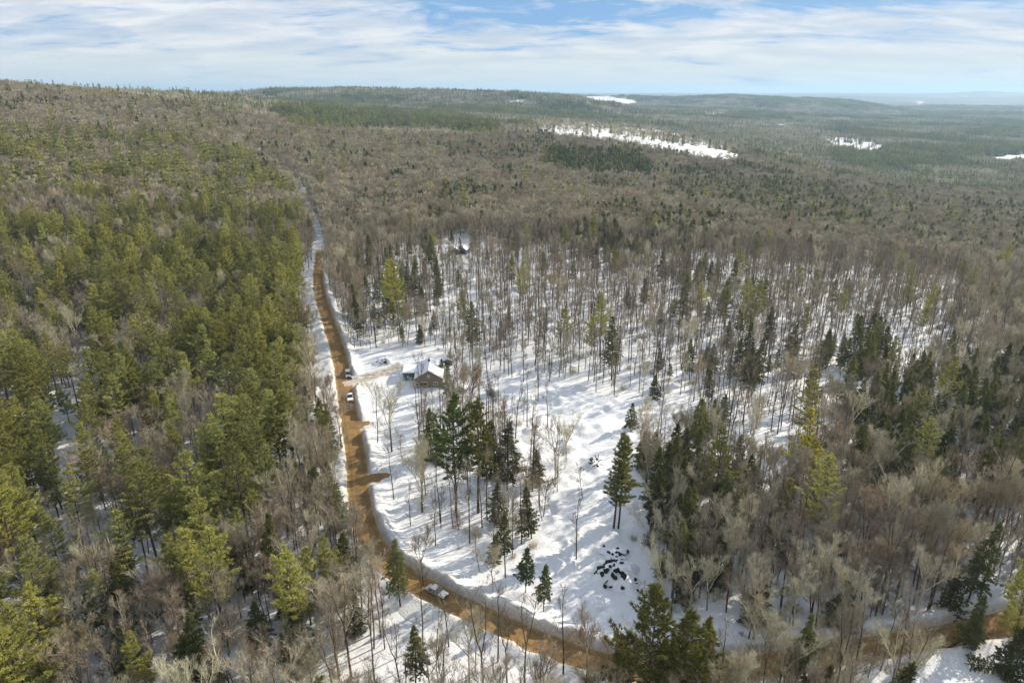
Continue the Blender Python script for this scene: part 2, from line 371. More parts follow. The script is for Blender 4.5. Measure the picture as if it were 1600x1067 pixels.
def bank_mat():
    m, nt, o = newmat('ploughed_snow'); g = N(nt, 'ShaderNodeNewGeometry'); P = g.outputs['Position']
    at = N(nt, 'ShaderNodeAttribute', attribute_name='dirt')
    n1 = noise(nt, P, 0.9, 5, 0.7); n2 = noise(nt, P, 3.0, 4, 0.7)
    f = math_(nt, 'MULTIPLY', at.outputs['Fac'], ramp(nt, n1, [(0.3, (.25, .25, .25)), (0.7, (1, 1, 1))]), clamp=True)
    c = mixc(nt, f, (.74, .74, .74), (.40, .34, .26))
    b = N(nt, 'ShaderNodeBsdfPrincipled'); nt.links.new(c, b.inputs['Base Color']); b.inputs['Roughness'].default_value = .8
    bp = N(nt, 'ShaderNodeBump'); bp.inputs['Strength'].default_value = .7; bp.inputs['Distance'].default_value = .3
    nt.links.new(n2, bp.inputs['Height']); nt.links.new(bp.outputs[0], b.inputs['Normal'])
    nt.links.new(b.outputs[0], o.inputs[0]); return m
def road_mat(name, snowy):
    m, nt, o = newmat(name); g = N(nt, 'ShaderNodeNewGeometry'); P = g.outputs['Position']
    at = N(nt, 'ShaderNodeAttribute', attribute_name='cross')
    n1 = noise(nt, P, 0.35, 5, 0.65); n2 = noise(nt, P, 2.2, 5, 0.7)
    c = mixc(nt, ramp(nt, n1, [(.35, (0, 0, 0)), (.65, (1, 1, 1))]), (.185, .098, .022), (.37, .215, .050))
    c = mixc(nt, ramp(nt, n2, [(.5, (0, 0, 0)), (.75, (.7, .7, .7))]), c, (.20, .115, .04))
    # wheel tracks: a little darker and wetter
    tr = ramp(nt, at.outputs['Fac'], [(.14, (0, 0, 0)), (.24, (1, 1, 1)), (.32, (0, 0, 0)), (.42, (.5, .5, .5)), (.58, (.5, .5, .5)), (.68, (0, 0, 0)), (.76, (1, 1, 1)), (.86, (0, 0, 0))])
    c = mixc(nt, math_(nt, 'MULTIPLY', tr, .8), c, (.17, .10, .038))
    c = mixc(nt, ramp(nt, noise(nt, P, .12, 3, .6), [(.52, (0, 0, 0)), (.62, (.45, .45, .45))]), c, (.16, .10, .045))
    ed = math_(nt, 'MULTIPLY_ADD', math_(nt, 'ABSOLUTE', math_(nt, 'SUBTRACT', at.outputs['Fac'], .5)), 2.0, math_(nt, 'MULTIPLY', math_(nt, 'SUBTRACT', n2, .5), .6))
    c = mixc(nt, ramp(nt, ed, [(.80, (0, 0, 0)), (1.0, (.75, .75, .75))]), c, (.55, .48, .37))
    if snowy: c = mixc(nt, ramp(nt, noise(nt, P, .8, 5, .7), [(.35, (.10, .10, .10)), (.68, (.80, .80, .80))] if snowy == 1 else [(.1, (.8, .8, .8)), (.4, (1, 1, 1))]), c, (.78, .76, .72) if snowy == 1 else (.56, .57, .59))
    b = N(nt, 'ShaderNodeBsdfPrincipled'); nt.links.new(c, b.inputs['Base Color']); b.inputs['Roughness'].default_value = .85
    bp = N(nt, 'ShaderNodeBump'); bp.inputs['Strength'].default_value = .5; bp.inputs['Distance'].default_value = .1
    nt.links.new(n2, bp.inputs['Height']); nt.links.new(bp.outputs[0], b.inputs['Normal'])
    nt.links.new(b.outputs[0], o.inputs[0]); return m
M['ground'] = ground_mat(); M['bank'] = bank_mat(); M['road'] = road_mat('dirt_road', 0); M['drive'] = road_mat('snowy_dirt', 1); M['snowroad'] = road_mat('packed_snow_road', 2)
M['snow'] = simple('roof_snow', (.76, .765, .78), .8, 1.5, .04, bump=.25)
M['rock'] = simple('dark_wet_wood', (.022, .019, .017), .9, 2, .4, bump=.4)

# ------------------------------------------------------------------ zones (columns and rows of the frame)
FIELDS = [[(835, 196), (900, 192), (960, 198), (1040, 205), (1090, 218), (1150, 236), (1176, 263), (1120, 262), (1060, 250), (980, 235), (900, 226), (836, 217)],
          [(1283, 215), (1330, 215), (1378, 226), (1384, 239), (1340, 236), (1292, 228)], [(900, 151), (950, 151), (996, 158), (990, 165), (925, 161)],
          [(1535, 246), (1600, 242), (1640, 244), (1640, 251), (1560, 252)], [(1095, 178), (1140, 177), (1142, 182), (1105, 184)],
          [(1208, 194), (1232, 194), (1236, 200), (1215, 200)], [(778, 159), (822, 159), (818, 162), (780, 161.5)], [(1430, 158), (1446, 159), (1444, 162), (1434, 162)], [(1495, 149), (1510, 150), (1506, 152)]]
PINES = [(-400, 185), (0, 196), (120, 215), (230, 212), (300, 205), (385, 230), (405, 265), (462, 292), (470, 350), (478, 450), (462, 560), (455, 700), (410, 800), (345, 860), (290, 940), (200, 925), (100, 880), (0, 950), (-400, 950)]
SPARSE = [(590, 420), (640, 385), (720, 365), (900, 385), (1100, 395), (1300, 410), (1500, 420), (1500, 540), (1390, 600), (1300, 660), (1100, 700), (1090, 640), (800, 600), (700, 560), (548, 545), (545, 450)]
HEM = [([(75, 870), (330, 870), (560, 1000), (600, 1200), (60, 1200)], .17), ([(640, 650), (850, 700), (850, 900), (700, 880)], .2), ([(400, 600), (520, 560), (560, 850), (420, 860)], .13), ([(1335, 560), (1600, 545), (1900, 560), (1900, 760), (1600, 750), (1500, 720), (1440, 760), (1330, 745), (1325, 640)], .62),
       ([(850, 232), (1000, 236), (1030, 275), (900, 272), (850, 258)], .85), ([(690, 222), (850, 232), (850, 252), (700, 248)], .35),
       ([(1040, 262), (1320, 290), (1380, 360), (1240, 350), (1060, 300)], .5), ([(1300, 300), (1480, 320), (1600, 350), (1600, 400), (1440, 380)], .25),
       ([(1290, 500), (1390, 510), (1395, 590), (1285, 590)], .65), ([(980, 650), (1190, 660), (1180, 860), (1010, 860)], .32),
       ([(540, 380), (690, 390), (680, 560), (560, 550)], .30), ([(1080, 520), (1240, 520), (1240, 660), (1090, 660)], .25), ([(1480, 880), (1900, 850), (1900, 1067), (1500, 1067)], .4),
       ([(1080, 180), (1600, 200), (1600, 250), (1300, 250), (1100, 215)], .42)]
PZ = [(SPARSE, .03), ([(-400, 900), (55, 915), (75, 1000), (60, 1100), (-400, 1400)], .85), ([(75, 870), (330, 870), (560, 1000), (600, 1200), (60, 1200)], .13), ([(430, 172), (700, 178), (790, 214), (640, 208), (460, 202)], .8), ([(270, 150), (420, 150), (430, 180), (320, 182)], .32), ([(380, 136), (900, 145), (900, 178), (430, 172)], .45),
      ([(0, 200), (160, 205), (160, 225), (0, 225)], .5)]
OPENS = [([(925, 850), (1015, 845), (1030, 1010), (930, 1010)], 0.0), ([(505, 320), (560, 330), (572, 535), (540, 550), (520, 470), (505, 400)], 1.0), ([(600, 600), (705, 600), (705, 730), (600, 730)], .08), (OPENING, 0.035), ([(740, 640), (860, 640), (900, 740), (860, 790), (800, 720)], .22), ([(545, 552), (620, 545), (705, 556), (705, 645), (640, 655), (605, 735), (575, 735), (556, 650)], 0.0),
         ([(562, 735), (640, 720), (650, 800), (700, 870), (770, 905), (740, 940), (595, 850)], .10),
         ([(1415, 1045), (1500, 1020), (1900, 1010), (1900, 1200), (1400, 1200)], .03), ([(600, 930), (700, 960), (900, 1040), (860, 1067), (560, 1067)], .45),
         ([(1170, 690), (1250, 680), (1240, 760), (1180, 770)], .12), ([(1390, 520), (1490, 535), (1480, 575), (1390, 560)], .1), ([(1280, 590), (1345, 600), (1340, 640), (1285, 640)], .15),
         ([(1060, 900), (1200, 880), (1200, 1000), (1060, 1010)], .55), ([(690, 385), (740, 370), (735, 415), (690, 420)], .1),
         ([(645, 660), (700, 650), (760, 660), (840, 700), (850, 850), (780, 900), (700, 860), (650, 800)], .85),
         ([(130, 560), (165, 560), (150, 640), (145, 720), (130, 800), (120, 900), (60, 960), (60, 900), (95, 820), (105, 700), (115, 640)], .05),
         ([(225, 460), (250, 460), (230, 520), (205, 520)], .1)]
def infield(px, py, x, y):
    r = np.zeros(px.shape, bool); jx, jy = 14 * fbm(x / 40, y / 40, 4, 91), 3.2 * fbm(x / 34, y / 34, 4, 92)
    for poly in FIELDS: r |= inpoly(px + jx, py + jy, poly)
    return r
def density(px, py, x, y):
    """share of candidate spots that carry a tree"""
    d = np.where(py < 380, 1.0, np.where(px < 560, 1.0, .85))
    d = np.where(inpoly(px, py, SPARSE), 0.64, d)
    for poly, k in OPENS: d = np.where(inpoly(px, py, poly), k, d)
    d = np.where(infield(px, py, x, y), 0.02, d)
    return d
# ------------------------------------------------------------------ ground sheet
def build_ground():
    ya = np.concatenate([np.arange(-80, 90, 3.0), np.arange(90, 300, 0.8), 300 * np.exp(np.linspace(0, math.log(26000 / 300), 520))])
    s = np.linspace(-1, 1, 721); s = np.sign(s) * np.abs(s) ** 1.15
    X = s[None] * (np.maximum(ya, 60)[:, None] * 1.15 + 130); Y = np.repeat(ya[:, None], len(s), 1)
    Z = T(X, Y) + relief(X.ravel(), Y.ravel()).reshape(X.shape)
    px, py, t = proj(X, Y, Z)
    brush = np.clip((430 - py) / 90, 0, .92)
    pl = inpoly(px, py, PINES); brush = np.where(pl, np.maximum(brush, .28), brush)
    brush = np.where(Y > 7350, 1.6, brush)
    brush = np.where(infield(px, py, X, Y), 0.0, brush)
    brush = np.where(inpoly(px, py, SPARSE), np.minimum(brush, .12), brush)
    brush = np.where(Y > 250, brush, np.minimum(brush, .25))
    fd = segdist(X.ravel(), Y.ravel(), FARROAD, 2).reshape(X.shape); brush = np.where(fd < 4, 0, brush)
    rows, cols = X.shape; idx = np.arange(rows * cols).reshape(rows, cols)
    Fq = np.stack([idx[:-1, :-1], idx[:-1, 1:], idx[1:, 1:], idx[1:, :-1]], -1).reshape(-1, 4)
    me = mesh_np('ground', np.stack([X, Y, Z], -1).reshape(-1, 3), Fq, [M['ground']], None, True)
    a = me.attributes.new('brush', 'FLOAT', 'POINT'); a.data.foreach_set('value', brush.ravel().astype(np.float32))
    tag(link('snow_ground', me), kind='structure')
build_ground()
def ribbon(name, pl, offs, zs, mat, attr, vals, jit=0, seed=0, kind='structure', taper=0, zmul=None):
    """a strip along a line; offs/zs: cross-section, offs across (left negative)"""
    d = np.gradient(pl, axis=0); d /= np.linalg.norm(d, axis=1)[:, None]; nrm = np.stack([d[:, 1], -d[:, 0]], -1)   # to the right of travel
    offs = np.array(offs, float); n, k = len(pl), len(offs)
    if taper: offs = offs[None] * (np.clip(np.sqrt(np.clip((1 - np.linspace(0, 1, n)) * 2.2, 0, 1)), .05, 1) * (1 + .18 * np.sin(np.arange(n) * 1.7)))[:, None]
    X = pl[:, 0][:, None] + nrm[:, 0][:, None] * offs; Y = pl[:, 1][:, None] + nrm[:, 1][:, None] * offs
    if jit:
        w = fbm(X / 3, Y / 3, 3, seed) * jit; X = X + nrm[:, 0][:, None] * w; Y = Y + nrm[:, 1][:, None] * w
    Zc = np.array(zs, float)[None] * (np.ones((n, 1)) if zmul is None else zmul[:, None])
    if jit: Zc = Zc * (1 + .55 * fbm(X / 2.2, Y / 2.2, 3, seed + 5)) + np.where(Zc > .1, .34 * fbm(X / .9, Y / .9, 3, seed + 8), 0)
    Z = T(X, Y) + Zc
    idx = np.arange(n * k).reshape(n, k)
    Fq = np.stack([idx[:-1, :-1], idx[:-1, 1:], idx[1:, 1:], idx[1:, :-1]], -1).reshape(-1, 4)[:, ::-1]
    me = mesh_np(name, np.stack([X, Y, Z], -1).reshape(-1, 3), Fq, [mat], None, True)
    a = me.attributes.new(attr, 'FLOAT', 'POINT'); a.data.foreach_set('value', np.repeat(np.array(vals, np.float32)[None], n, 0).ravel())
    return tag(link(name, me), kind=kind)
HW = 2.75
dirs = [-1, -.93, -.8, -.6, -.4, -.2, 0, .2, .4, .6, .8, .93, 1]
KS = int(np.argmin(np.abs(ROAD[:, 1] - hit(500, 390)[1])))
ribbon('packed_snow_road', ROAD[KS - 2:], [-2.6, -1, 1, 2.6], [.1, .16, .16, .1], M['snowroad'], 'cross', [0.1, .3, .7, .9])
ribbon('dirt_road', ROAD[:KS], [HW * d * 1.08 for d in dirs], [.05, .10, .12, .10, .12, .15, .16, .15, .12, .10, .12, .10, .05], M['road'], 'cross', [(d + 1) / 2 for d in dirs])
ribbon('snowy_back_road', FARROAD, [-6, -3, 3, 6], [.1, .4, .4, .1], M['snowroad'], 'cross', [0, .2, .8, 1])
ribbon('driveway', DRIVE, [-2.7, -1.8, -.6, .6, 1.8, 2.7], [.06, .2, .22, .22, .2, .06], M['drive'], 'cross', [0.1, .25, .4, .6, .75, .9])
ribbon('pull_off', STUBA, [-2.6, -1.3, 0, 1.3, 2.6], [.06, .19, .21, .19, .06], M['road'], 'cross', [.1, .3, .5, .7, .9], taper=1)
ribbon('pull_off', STUBB, [-2.2, -1.2, 0, 1.2, 2.2], [.06, .19, .21, .19, .06], M['road'], 'cross', [.1, .3, .5, .7, .9], taper=1)
PR = [0, .22, .45, .8, 1.3, 2.0, 2.9, 4.0, 5.2]; PZs = [0, .55, 1.05, 1.35, 1.4, 1.15, .7, .3, -.1]; DV = [1, .95, .85, .65, .4, .22, .1, .03, 0]
gap = np.ones(len(ROAD)); 
for c in (DRIVE[0], STUBA[0], STUBB[0]):
    dd = np.hypot(ROAD[:, 0] - c[0], ROAD[:, 1] - c[1]); gap = np.minimum(gap, np.clip((dd - 3.2) / 2.5, 0, 1))
far = np.clip(1.4 - np.hypot(ROAD[:, 0], ROAD[:, 1]) / 700, .5, 1)
KB = KS + 14
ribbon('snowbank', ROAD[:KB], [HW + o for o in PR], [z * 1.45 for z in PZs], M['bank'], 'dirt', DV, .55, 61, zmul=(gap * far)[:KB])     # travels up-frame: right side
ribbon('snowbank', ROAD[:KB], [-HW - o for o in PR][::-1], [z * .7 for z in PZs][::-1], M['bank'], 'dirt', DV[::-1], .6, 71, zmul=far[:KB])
for k, sgn in ((0, 1), (1, -1)):
    o = [sgn * (2.2 + a * .8) for a in PR]; z = [a * .6 for a in PZs]; dv = list(DV)
    if sgn < 0: o, z, dv = o[::-1], z[::-1], dv[::-1]
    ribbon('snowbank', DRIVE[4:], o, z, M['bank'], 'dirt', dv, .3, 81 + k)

# ------------------------------------------------------------------ tree shapes
def tube(P, Rr, sides):
    """tube through points P (k,3) with radii"""
    P = np.asarray(P, float); k = len(P)
    d = np.gradient(P, axis=0) if k > 2 else np.repeat((P[1] - P[0])[None], 2, 0)
    d /= np.linalg.norm(d, axis=1)[:, None] + 1e-9
    ref = np.array([0, 0, 1.0]) if abs(d[0, 2]) < .9 else np.array([1.0, 0, 0])
    a = np.cross(d, ref); a /= np.linalg.norm(a, axis=1)[:, None] + 1e-9; b = np.cross(d, a)
    ang = np.arange(sides) * 2 * math.pi / sides
    V = P[:, None] + np.asarray(Rr)[:, None, None] * (a[:, None] * np.cos(ang)[None, :, None] + b[:, None] * np.sin(ang)[None, :, None])
    Fs = []
    for i in range(k - 1):
        for j in range(sides):
            A, B, C, D_ = i * sides + j, i * sides + (j + 1) % sides, (i + 1) * sides + (j + 1) % sides, (i + 1) * sides + j
            Fs += [(A, B, C), (A, C, D_)]
    return V.reshape(-1, 3), np.array(Fs)
class TB:
    def __init__(s): s.V = []; s.F = []; s.M = []; s.n = 0
    def add(s, V, Fa, m):
        s.V.append(V); s.F.append(Fa + s.n); s.M.append(np.full(len(Fa), m)); s.n += len(V)
    def tris(s, A, B, C, m):
        n = len(A); V = np.stack([A, B, C], 1).reshape(-1, 3); s.add(V, np.arange(3 * n).reshape(-1, 3), m)
    def mesh(s, name, mats): return mesh_np(name, np.concatenate(s.V), np.concatenate(s.F), mats, np.concatenate(s.M))
def unit(v): return v / (np.linalg.norm(v, axis=-1, keepdims=True) + 1e-9)
def tufts(tb, C, D, r, L, W, blades, m, up=.35, spread=.75):
    """needle tufts: blades fanning round the shoot direction D at centres C"""
    n = len(C); C = np.repeat(C, blades, 0); D = np.repeat(D, blades, 0)
    d = unit(D + r.normal(0, spread, D.shape) + np.array([0, 0, up])); ln = L * r.uniform(.6, 1.25, (len(C), 1))
    side = unit(np.cross(d, r.normal(0, 1, d.shape))) * W * r.uniform(.7, 1.3, (len(C), 1))
    base = C - d * ln * .25
    tb.tris(base - side, base + side, base + d * ln, m)
def conifer(seed, H, base, rad, kind, dens=1.0, lod=0):
    r = np.random.default_rng(seed); tk = TB(); tb = TB()
    lean = r.normal(0, .02, 2); kz = np.linspace(0, 1, 8)
    ax = lambda h: np.array([lean[0] * h + .12 * math.sin(h * .35 + seed), lean[1] * h + .12 * math.cos(h * .3 + seed), h])
    tk.add(*tube([ax(H * k * .98) - (np.array([0, 0, 1.2]) if k == 0 else 0) for k in kz], [.0105 * H * (1 - .93 * k) + .015 for k in kz], 6 if not lod else 3), 0)
    z = base * H; step = (1.25 if kind == 'pine' else .62) * (1 if not lod else 2.1) / dens
    C, D, per = [], [], 0
    if base > .3:                                       # dead stubs below the crown
        for _ in range(10 if not lod else 0):
            h = r.uniform(.2 * H, base * H); a = r.uniform(0, 6.28); p = ax(h)
            tk.add(*tube([p, p + np.array([math.cos(a), math.sin(a), r.uniform(-.1, .2)]) * r.uniform(.6, 1.8)], [.03, .012], 3), 0)
    lop = r.uniform(0, 6.28); lobes = r.uniform(.7, 1.2, 7)
    while z < H * .985:
        f = (z - base * H) / (H * (1 - base))
        if kind == 'pine': L = rad * (1 - f) ** .72 * min(1, .6 + 1.9 * f) * 1.05
        else: L = rad * (1 - f) ** .85 * min(1, .72 + 2 * f)
        nb = max(3, int(round((5 if kind == 'pine' else 7) * (1 if not lod else .7))))
        a0 = r.uniform(0, 6.28)
        for b in range(nb):
            a = a0 + b * 6.283 / nb + r.normal(0, .25)
            l = L * r.uniform(.55, 1.15) * (1 + .16 * math.cos(a - lop)) * lobes[int((f * 6.9)) % 7]
            if r.random() < .10: l *= .4
            l = max(l, .35)
            if kind == 'pine': el0, cur = .05 + .55 * f + r.normal(0, .1), .22
            else: el0, cur = -.12 + .5 * f + r.normal(0, .07), -.10
            p0 = ax(z + r.uniform(-.3, .3)); h = np.array([math.cos(a), math.sin(a), 0.0])
            ss = np.array([0, .35, .7, 1.0])
            pts = np.array([p0 + h * l * q * math.cos(el0) + np.array([0, 0, l * (q * math.sin(el0) + cur * q * q)]) for q in ss])
            if not lod: tb.add(*tube(pts, [.02 + .012 * l, .012 + .007 * l, .02, .008], 3), 1)
            nt_ = max(3, int(l * (7.5 if kind == 'pine' else 6.5) * (1 if not lod else .42)))
            q = r.uniform(.22, 1.03, nt_) ** .75
            c = np.stack([np.interp(q, ss, pts[:, i]) for i in range(3)], -1)
            side = np.array([-h[1], h[0], 0.0]); w = (1.04 - q) * l * .42 + .18
            s_ = r.uniform(-1, 1, nt_); c = c + side * (s_ * w)[:, None] + np.stack([np.zeros(nt_), np.zeros(nt_), r.normal(0, .07, nt_) - np.abs(s_) * (.0 if kind == 'pine' else .18)], -1)
            C.append(c); D.append(unit(h[None] * .8 + side[None] * s_[:, None] * .9 + np.array([0, 0, .25 if kind == 'pine' else -.12])))
        z += step * r.uniform(.75, 1.25) * (1 if f < .8 else .7)
    C = np.concatenate(C); D = np.concatenate(D)
    C = np.vstack([C, [ax(H * .99), ax(H * .97)]]); D = np.vstack([D, [[0, 0, 1], [0, 0, 1.]]])
    if not lod: tufts(tb, C, D, r, .66 if kind == 'pine' else .52, .062 if kind == 'pine' else .07, 11 if kind == 'pine' else 10, 0, .30 if kind == 'pine' else .05)
    else: tufts(tb, C, D, r, 1.15, .30, 5, 0, .2)
    return tk, tb
def hardwood(seed, H, kind='open', lod=0):
    """bare tree: trunk, forked limbs, branches, twigs"""
    r = np.random.default_rng(seed); tk = TB(); tb = TB(); tw0, tw1, tww = [], [], []
    r0 = H * (.0105 if kind == 'open' else .0078)
    lean = r.normal(0, .05 if kind == 'open' else .035, 2)
    fork = H * (r.uniform(.32, .5) if kind == 'open' else r.uniform(.55, .72))
    def path(p, d, L, n, wob, up):
        P = [np.array(p, float)]; d = np.array(d, float)
        for i in range(n):
            d = unit(d + r.normal(0, wob, 3) + np.array([0, 0, up])); P.append(P[-1] + d * L / n)
        return np.array(P), d
    def limb(p, d, L, rad, lvl):
        n = 4 if lvl < 2 else 3
        P, de = path(p, d, L, n, .13 if lvl else .05, .10)
        sides = (6, 5, 4, 3)[min(lvl, 3)] if not lod else 3
        rr = np.linspace(rad, max(rad * .42, .012), n + 1)
        if lvl < (3 if not lod else 2): tb.add(*tube(P, rr, sides), 1 if (lvl >= 1 and kind == 'open') or lvl >= 2 else 0)
        else:
            for a, b in zip(P[:-1], P[1:]): tw0.append(a); tw1.append(b); tww.append(rad)
        if lvl >= 4 or (lod and lvl >= 3): return
        nk = {0: 0, 1: 8 if kind == 'open' else 5, 2: 6, 3: 5 if kind == 'open' else 3}[lvl] if not lod else {0: 0, 1: 5, 2: 4}[lvl]
        for i in range(nk):
            q = r.uniform(.22, 1.0); k = min(int(q * n), n - 1); pp = P[k] + (P[k + 1] - P[k]) * (q * n - k)
            dd = P[k + 1] - P[k]; dd = unit(dd); side = unit(np.cross(dd, r.normal(0, 1, 3)))
            nd = unit(dd * r.uniform(.55, 1.0) + side * r.uniform(.4, .8) + np.array([0, 0, .3]))
            limb(pp, nd, L * r.uniform(.32, .56) * (1.1 - .35 * q), rad * .5, lvl + 1)
    P, d = path((0, 0, -.8), (lean[0], lean[1], 1), fork + .8, 6, .025, .05)
    tk.add(*tube(P, np.linspace(r0 * 1.25, r0 * .72, 7), 6 if not lod else 4), 0)
    top = P[-1]; nl = r.integers(3, 6) if kind == 'open' else r.integers(1, 4)
    a0 = r.uniform(0, 6.28)
    for i in range(nl):
        a = a0 + i * 6.28 / nl + r.normal(0, .3); s = r.uniform(.25, .62) if kind == 'open' else r.uniform(.05, .35)
        if i == 0: s *= .3
        limb(top - (P[-1] - P[-2]) * r.uniform(0, .6), unit(np.array([math.cos(a) * s, math.sin(a) * s, 1]) + d * .3), (H - fork) * r.uniform(.75, 1.0), r0 * (.62 if nl > 1 else .7), 1)
    for i in range((7 if kind == 'open' else 9) if not lod else 3):     # side branches on the bole
        q = r.uniform(.35, .97); k = int(q * 5.99); pp = P[k] + (P[k + 1] - P[k]) * (q * 6 - k); a = r.uniform(0, 6.28)
        limb(pp, unit(np.array([math.cos(a), math.sin(a), r.uniform(.4, 1.0)])), H * r.uniform(.10, .2), r0 * .25, 2)
    A, B, Wd = np.array(tw0), np.array(tw1), np.array(tww)
    if len(A):
        dd = B - A; w = .016 if not lod else .055
        sd_ = unit(np.cross(dd, r.normal(0, 1, A.shape))) * w
        tb.tris(A - sd_, A + sd_, B, 1); tb.tris(A + sd_ * .3, B + sd_ * .8, B - sd_ * .8, 1)
    # fine twigs at the ends
    nf = 1 if not lod else 3
    E = np.repeat(B, nf, 0); dd = unit(np.repeat(unit(B - A), nf, 0) + r.normal(0, .55, E.shape) + np.array([0, 0, .25]))
    L = r.uniform(.35, .9, (len(E), 1)) * (1 if not lod else 1.5); sd_ = unit(np.cross(dd, r.normal(0, 1, E.shape))) * (.013 if not lod else .055)
    tb.tris(E - sd_, E + sd_, E + dd * L, 1)
    return tk, tb
def shrub(seed, H=2.2):
    r = np.random.default_rng(seed); tb = TB(); n = 110
    A = r.normal(0, .45, (n, 3)) * [1, 1, .2] + [0, 0, .1]; d = unit(r.normal(0, .5, (n, 3)) + [0, 0, 1.0]); L = r.uniform(.4, 1, (n, 1)) * H
    s = unit(np.cross(d, r.normal(0, 1, (n, 3)))) * .022; tb.tris(A - s, A + s, A + d * L, 0)
    A2 = A + d * L * r.uniform(.3, .9, (n, 1)); d2 = unit(d + r.normal(0, .5, (n, 3))); tb.tris(A2 - s * .6, A2 + s * .6, A2 + d2 * L * .5, 0)
    return tb
MATC = {'pine': ([M['bark']], [M['pine'], M['bark']]), 'hemlock': ([M['bark']], [M['hemlock'], M['bark']]),
        'gold': ([M['bark']], [M['gold'], M['bark']]), 'rust': ([M['bark']], [M['rust'], M['bark']]), 'olive': ([M['bark']], [M['olive'], M['bark']]), 'dark': ([M['bark']], [M['darkpine'], M['bark']])}
def protoC(name, seed, H, base, rad, kind, dens=1.0, mats=None, lod=0):
    tk, tb = conifer(seed, H, base, rad, kind, dens, lod); mt, mc = MATC[mats or kind]
    return dict(H=H, trunk=tk.mesh(name + '_trunk', mt), crown=tb.mesh(name + '_crown', mc), tk=tk, tb=tb, mats=mc)
def protoB(name, seed, H, kind, twig='twig', bk='bark', lod=0):
    tk, tb = hardwood(seed, H, kind, lod); mc = [M[bk], M[twig]]
    return dict(H=H, trunk=tk.mesh(name + '_trunk', [M[bk]]), crown=tb.mesh(name + '_crown', mc), tk=tk, tb=tb, mats=mc)
PR_P = [protoC('pine', 11 + i, h, b, rd, 'pine', dn) for i, (h, b, rd, dn) in enumerate([(23, .34, 5.4, 1.0), (25, .40, 5.8, .95), (20, .28, 5.0, 1.05), (18, .25, 4.3, 1.15), (22, .48, 4.6, .95), (24, .36, 6.2, .95)])]
PR_H = [protoC('hemlock', 31 + i, h, b, rd, 'hemlock', dn) for i, (h, b, rd, dn) in enumerate([(17, .12, 4.6, 1), (15, .08, 4.5, 1), (19, .28, 4.0, .95), (12, .06, 4.0, 1.05), (18, .45, 3.3, .9)])]
PR_B = [protoB('bare', 51 + i, h, k, tw, bk) for i, (h, k, tw, bk) in enumerate([(17, 'open', 'twig', 'bark'), (18, 'pole', 'twigdark', 'bark'), (15, 'open', 'twig', 'twig'), (20, 'pole', 'twigdark', 'bark'), (16, 'pole', 'twigred', 'bark'), (14, 'open', 'twigred', 'bark'), (17, 'open', 'twig', 'birch'), (18, 'pole', 'twigdark', 'bark')])]
LO_P = [protoC('pinelo', 71 + i, h, b, rd, 'pine', 1, None, 1) for i, (h, b, rd) in enumerate([(20, .35, 5.0), (18, .3, 4.6), (22, .4, 5.2)])]
LO_H = [protoC('hemlo', 81 + i, h, b, rd, 'hemlock', 1, None, 1) for i, (h, b, rd) in enumerate([(16, .08, 4.0), (14, .06, 3.7)])]
LO_B = [protoB('barelo', 91 + i, h, k, tw, bk, 1) for i, (h, k, tw, bk) in enumerate([(16, 'open', 'twig', 'twig'), (15, 'open', 'twig', 'bark'), (16, 'open', 'twigred', 'bark'), (14, 'open', 'twig', 'twig')])]

# ------------------------------------------------------------------ where the trees stand
def candidates(y0, y1, cell, ulim, extra):
    xs, ys = [], []
    y = y0
    while y < y1:
        w = y * ulim + extra; n = int(2 * w / cell); xs.append(np.linspace(-w, w, n)); ys.append(np.full(n, y)); y += cell
    X, Y = np.concatenate(xs), np.concatenate(ys)
    return X + rng.uniform(-.5, .5, X.shape) * cell, Y + rng.uniform(-.5, .5, X.shape) * cell
def roadclear(X, Y):
    d = np.minimum(segdist(X, Y, ROAD), segdist(X, Y, DRIVE) + 1.5)
    d = np.minimum(d, np.minimum(segdist(X, Y, STUBA), segdist(X, Y, STUBB)) + 1.0)
    # the wide ploughed shoulder on the left of the straight
    return d
def species(X, Y, Z, hh=11):
    px, py, t = proj(X, Y, Z + hh)
    pP = np.full(X.shape, .02); pH = np.full(X.shape, .055)
    pH = np.where(py < 430, np.clip(.035 + 2.4 * np.clip(fbm(X / 55, Y / 55, 3, 71) - .14, 0, 1) * np.clip((px - 300) / 500, .35, 1), 0, .6), pH); pP = np.where(py < 250, .05, pP)
    inP = inpoly(px, py, PINES)
    patch = fbm(X / 45, Y / 45, 3, 77)
    pP = np.where(inP, np.where(py < 430, .80, .86), pP); pH = np.where(inP, .05, pH)
    pP = np.where(inP & (patch < np.where(py < 430, -.09, -.12)), np.where(py < 430, .12, .35), pP)
    for poly, k in HEM: m = inpoly(px, py, poly); pH = np.where(m, k, pH)
    for poly, k in PZ: m = inpoly(px, py, poly); pP = np.where(m, k, pP)
    far = py < 190
    pH = np.where(far & (px > 800), .35 + .3 * patch, pH)
    u = rng.random(X.shape); return np.where(u < pP, 0, np.where(u < pP + pH, 1, 2))
ITEMS = []                                              # (species, x, y, scale, rot, proto)
HERO = []
X, Y = candidates(35, 470, 4.05, .98, 45)
THICK = [[(1040, 780), (1350, 730), (1560, 790), (1520, 975), (1300, 1000), (1040, 960)], [(1080, 1070), (1430, 1035), (1400, 1200), (1000, 1250), (1000, 1100)], [(-200, 880), (250, 900), (540, 850), (600, 950), (580, 1300), (-300, 1300)], [(430, 560), (505, 560), (535, 760), (560, 880), (440, 900), (420, 700)], [(1480, 850), (1900, 830), (1900, 985), (1500, 975)]]
X2, Y2 = candidates(45, 330, 4.0, .9, 30); a_, b_, _t = proj(X2, Y2, T(X2, Y2)); m_ = np.zeros(X2.shape, bool)
for poly in THICK: m_ |= inpoly(a_, b_, poly)
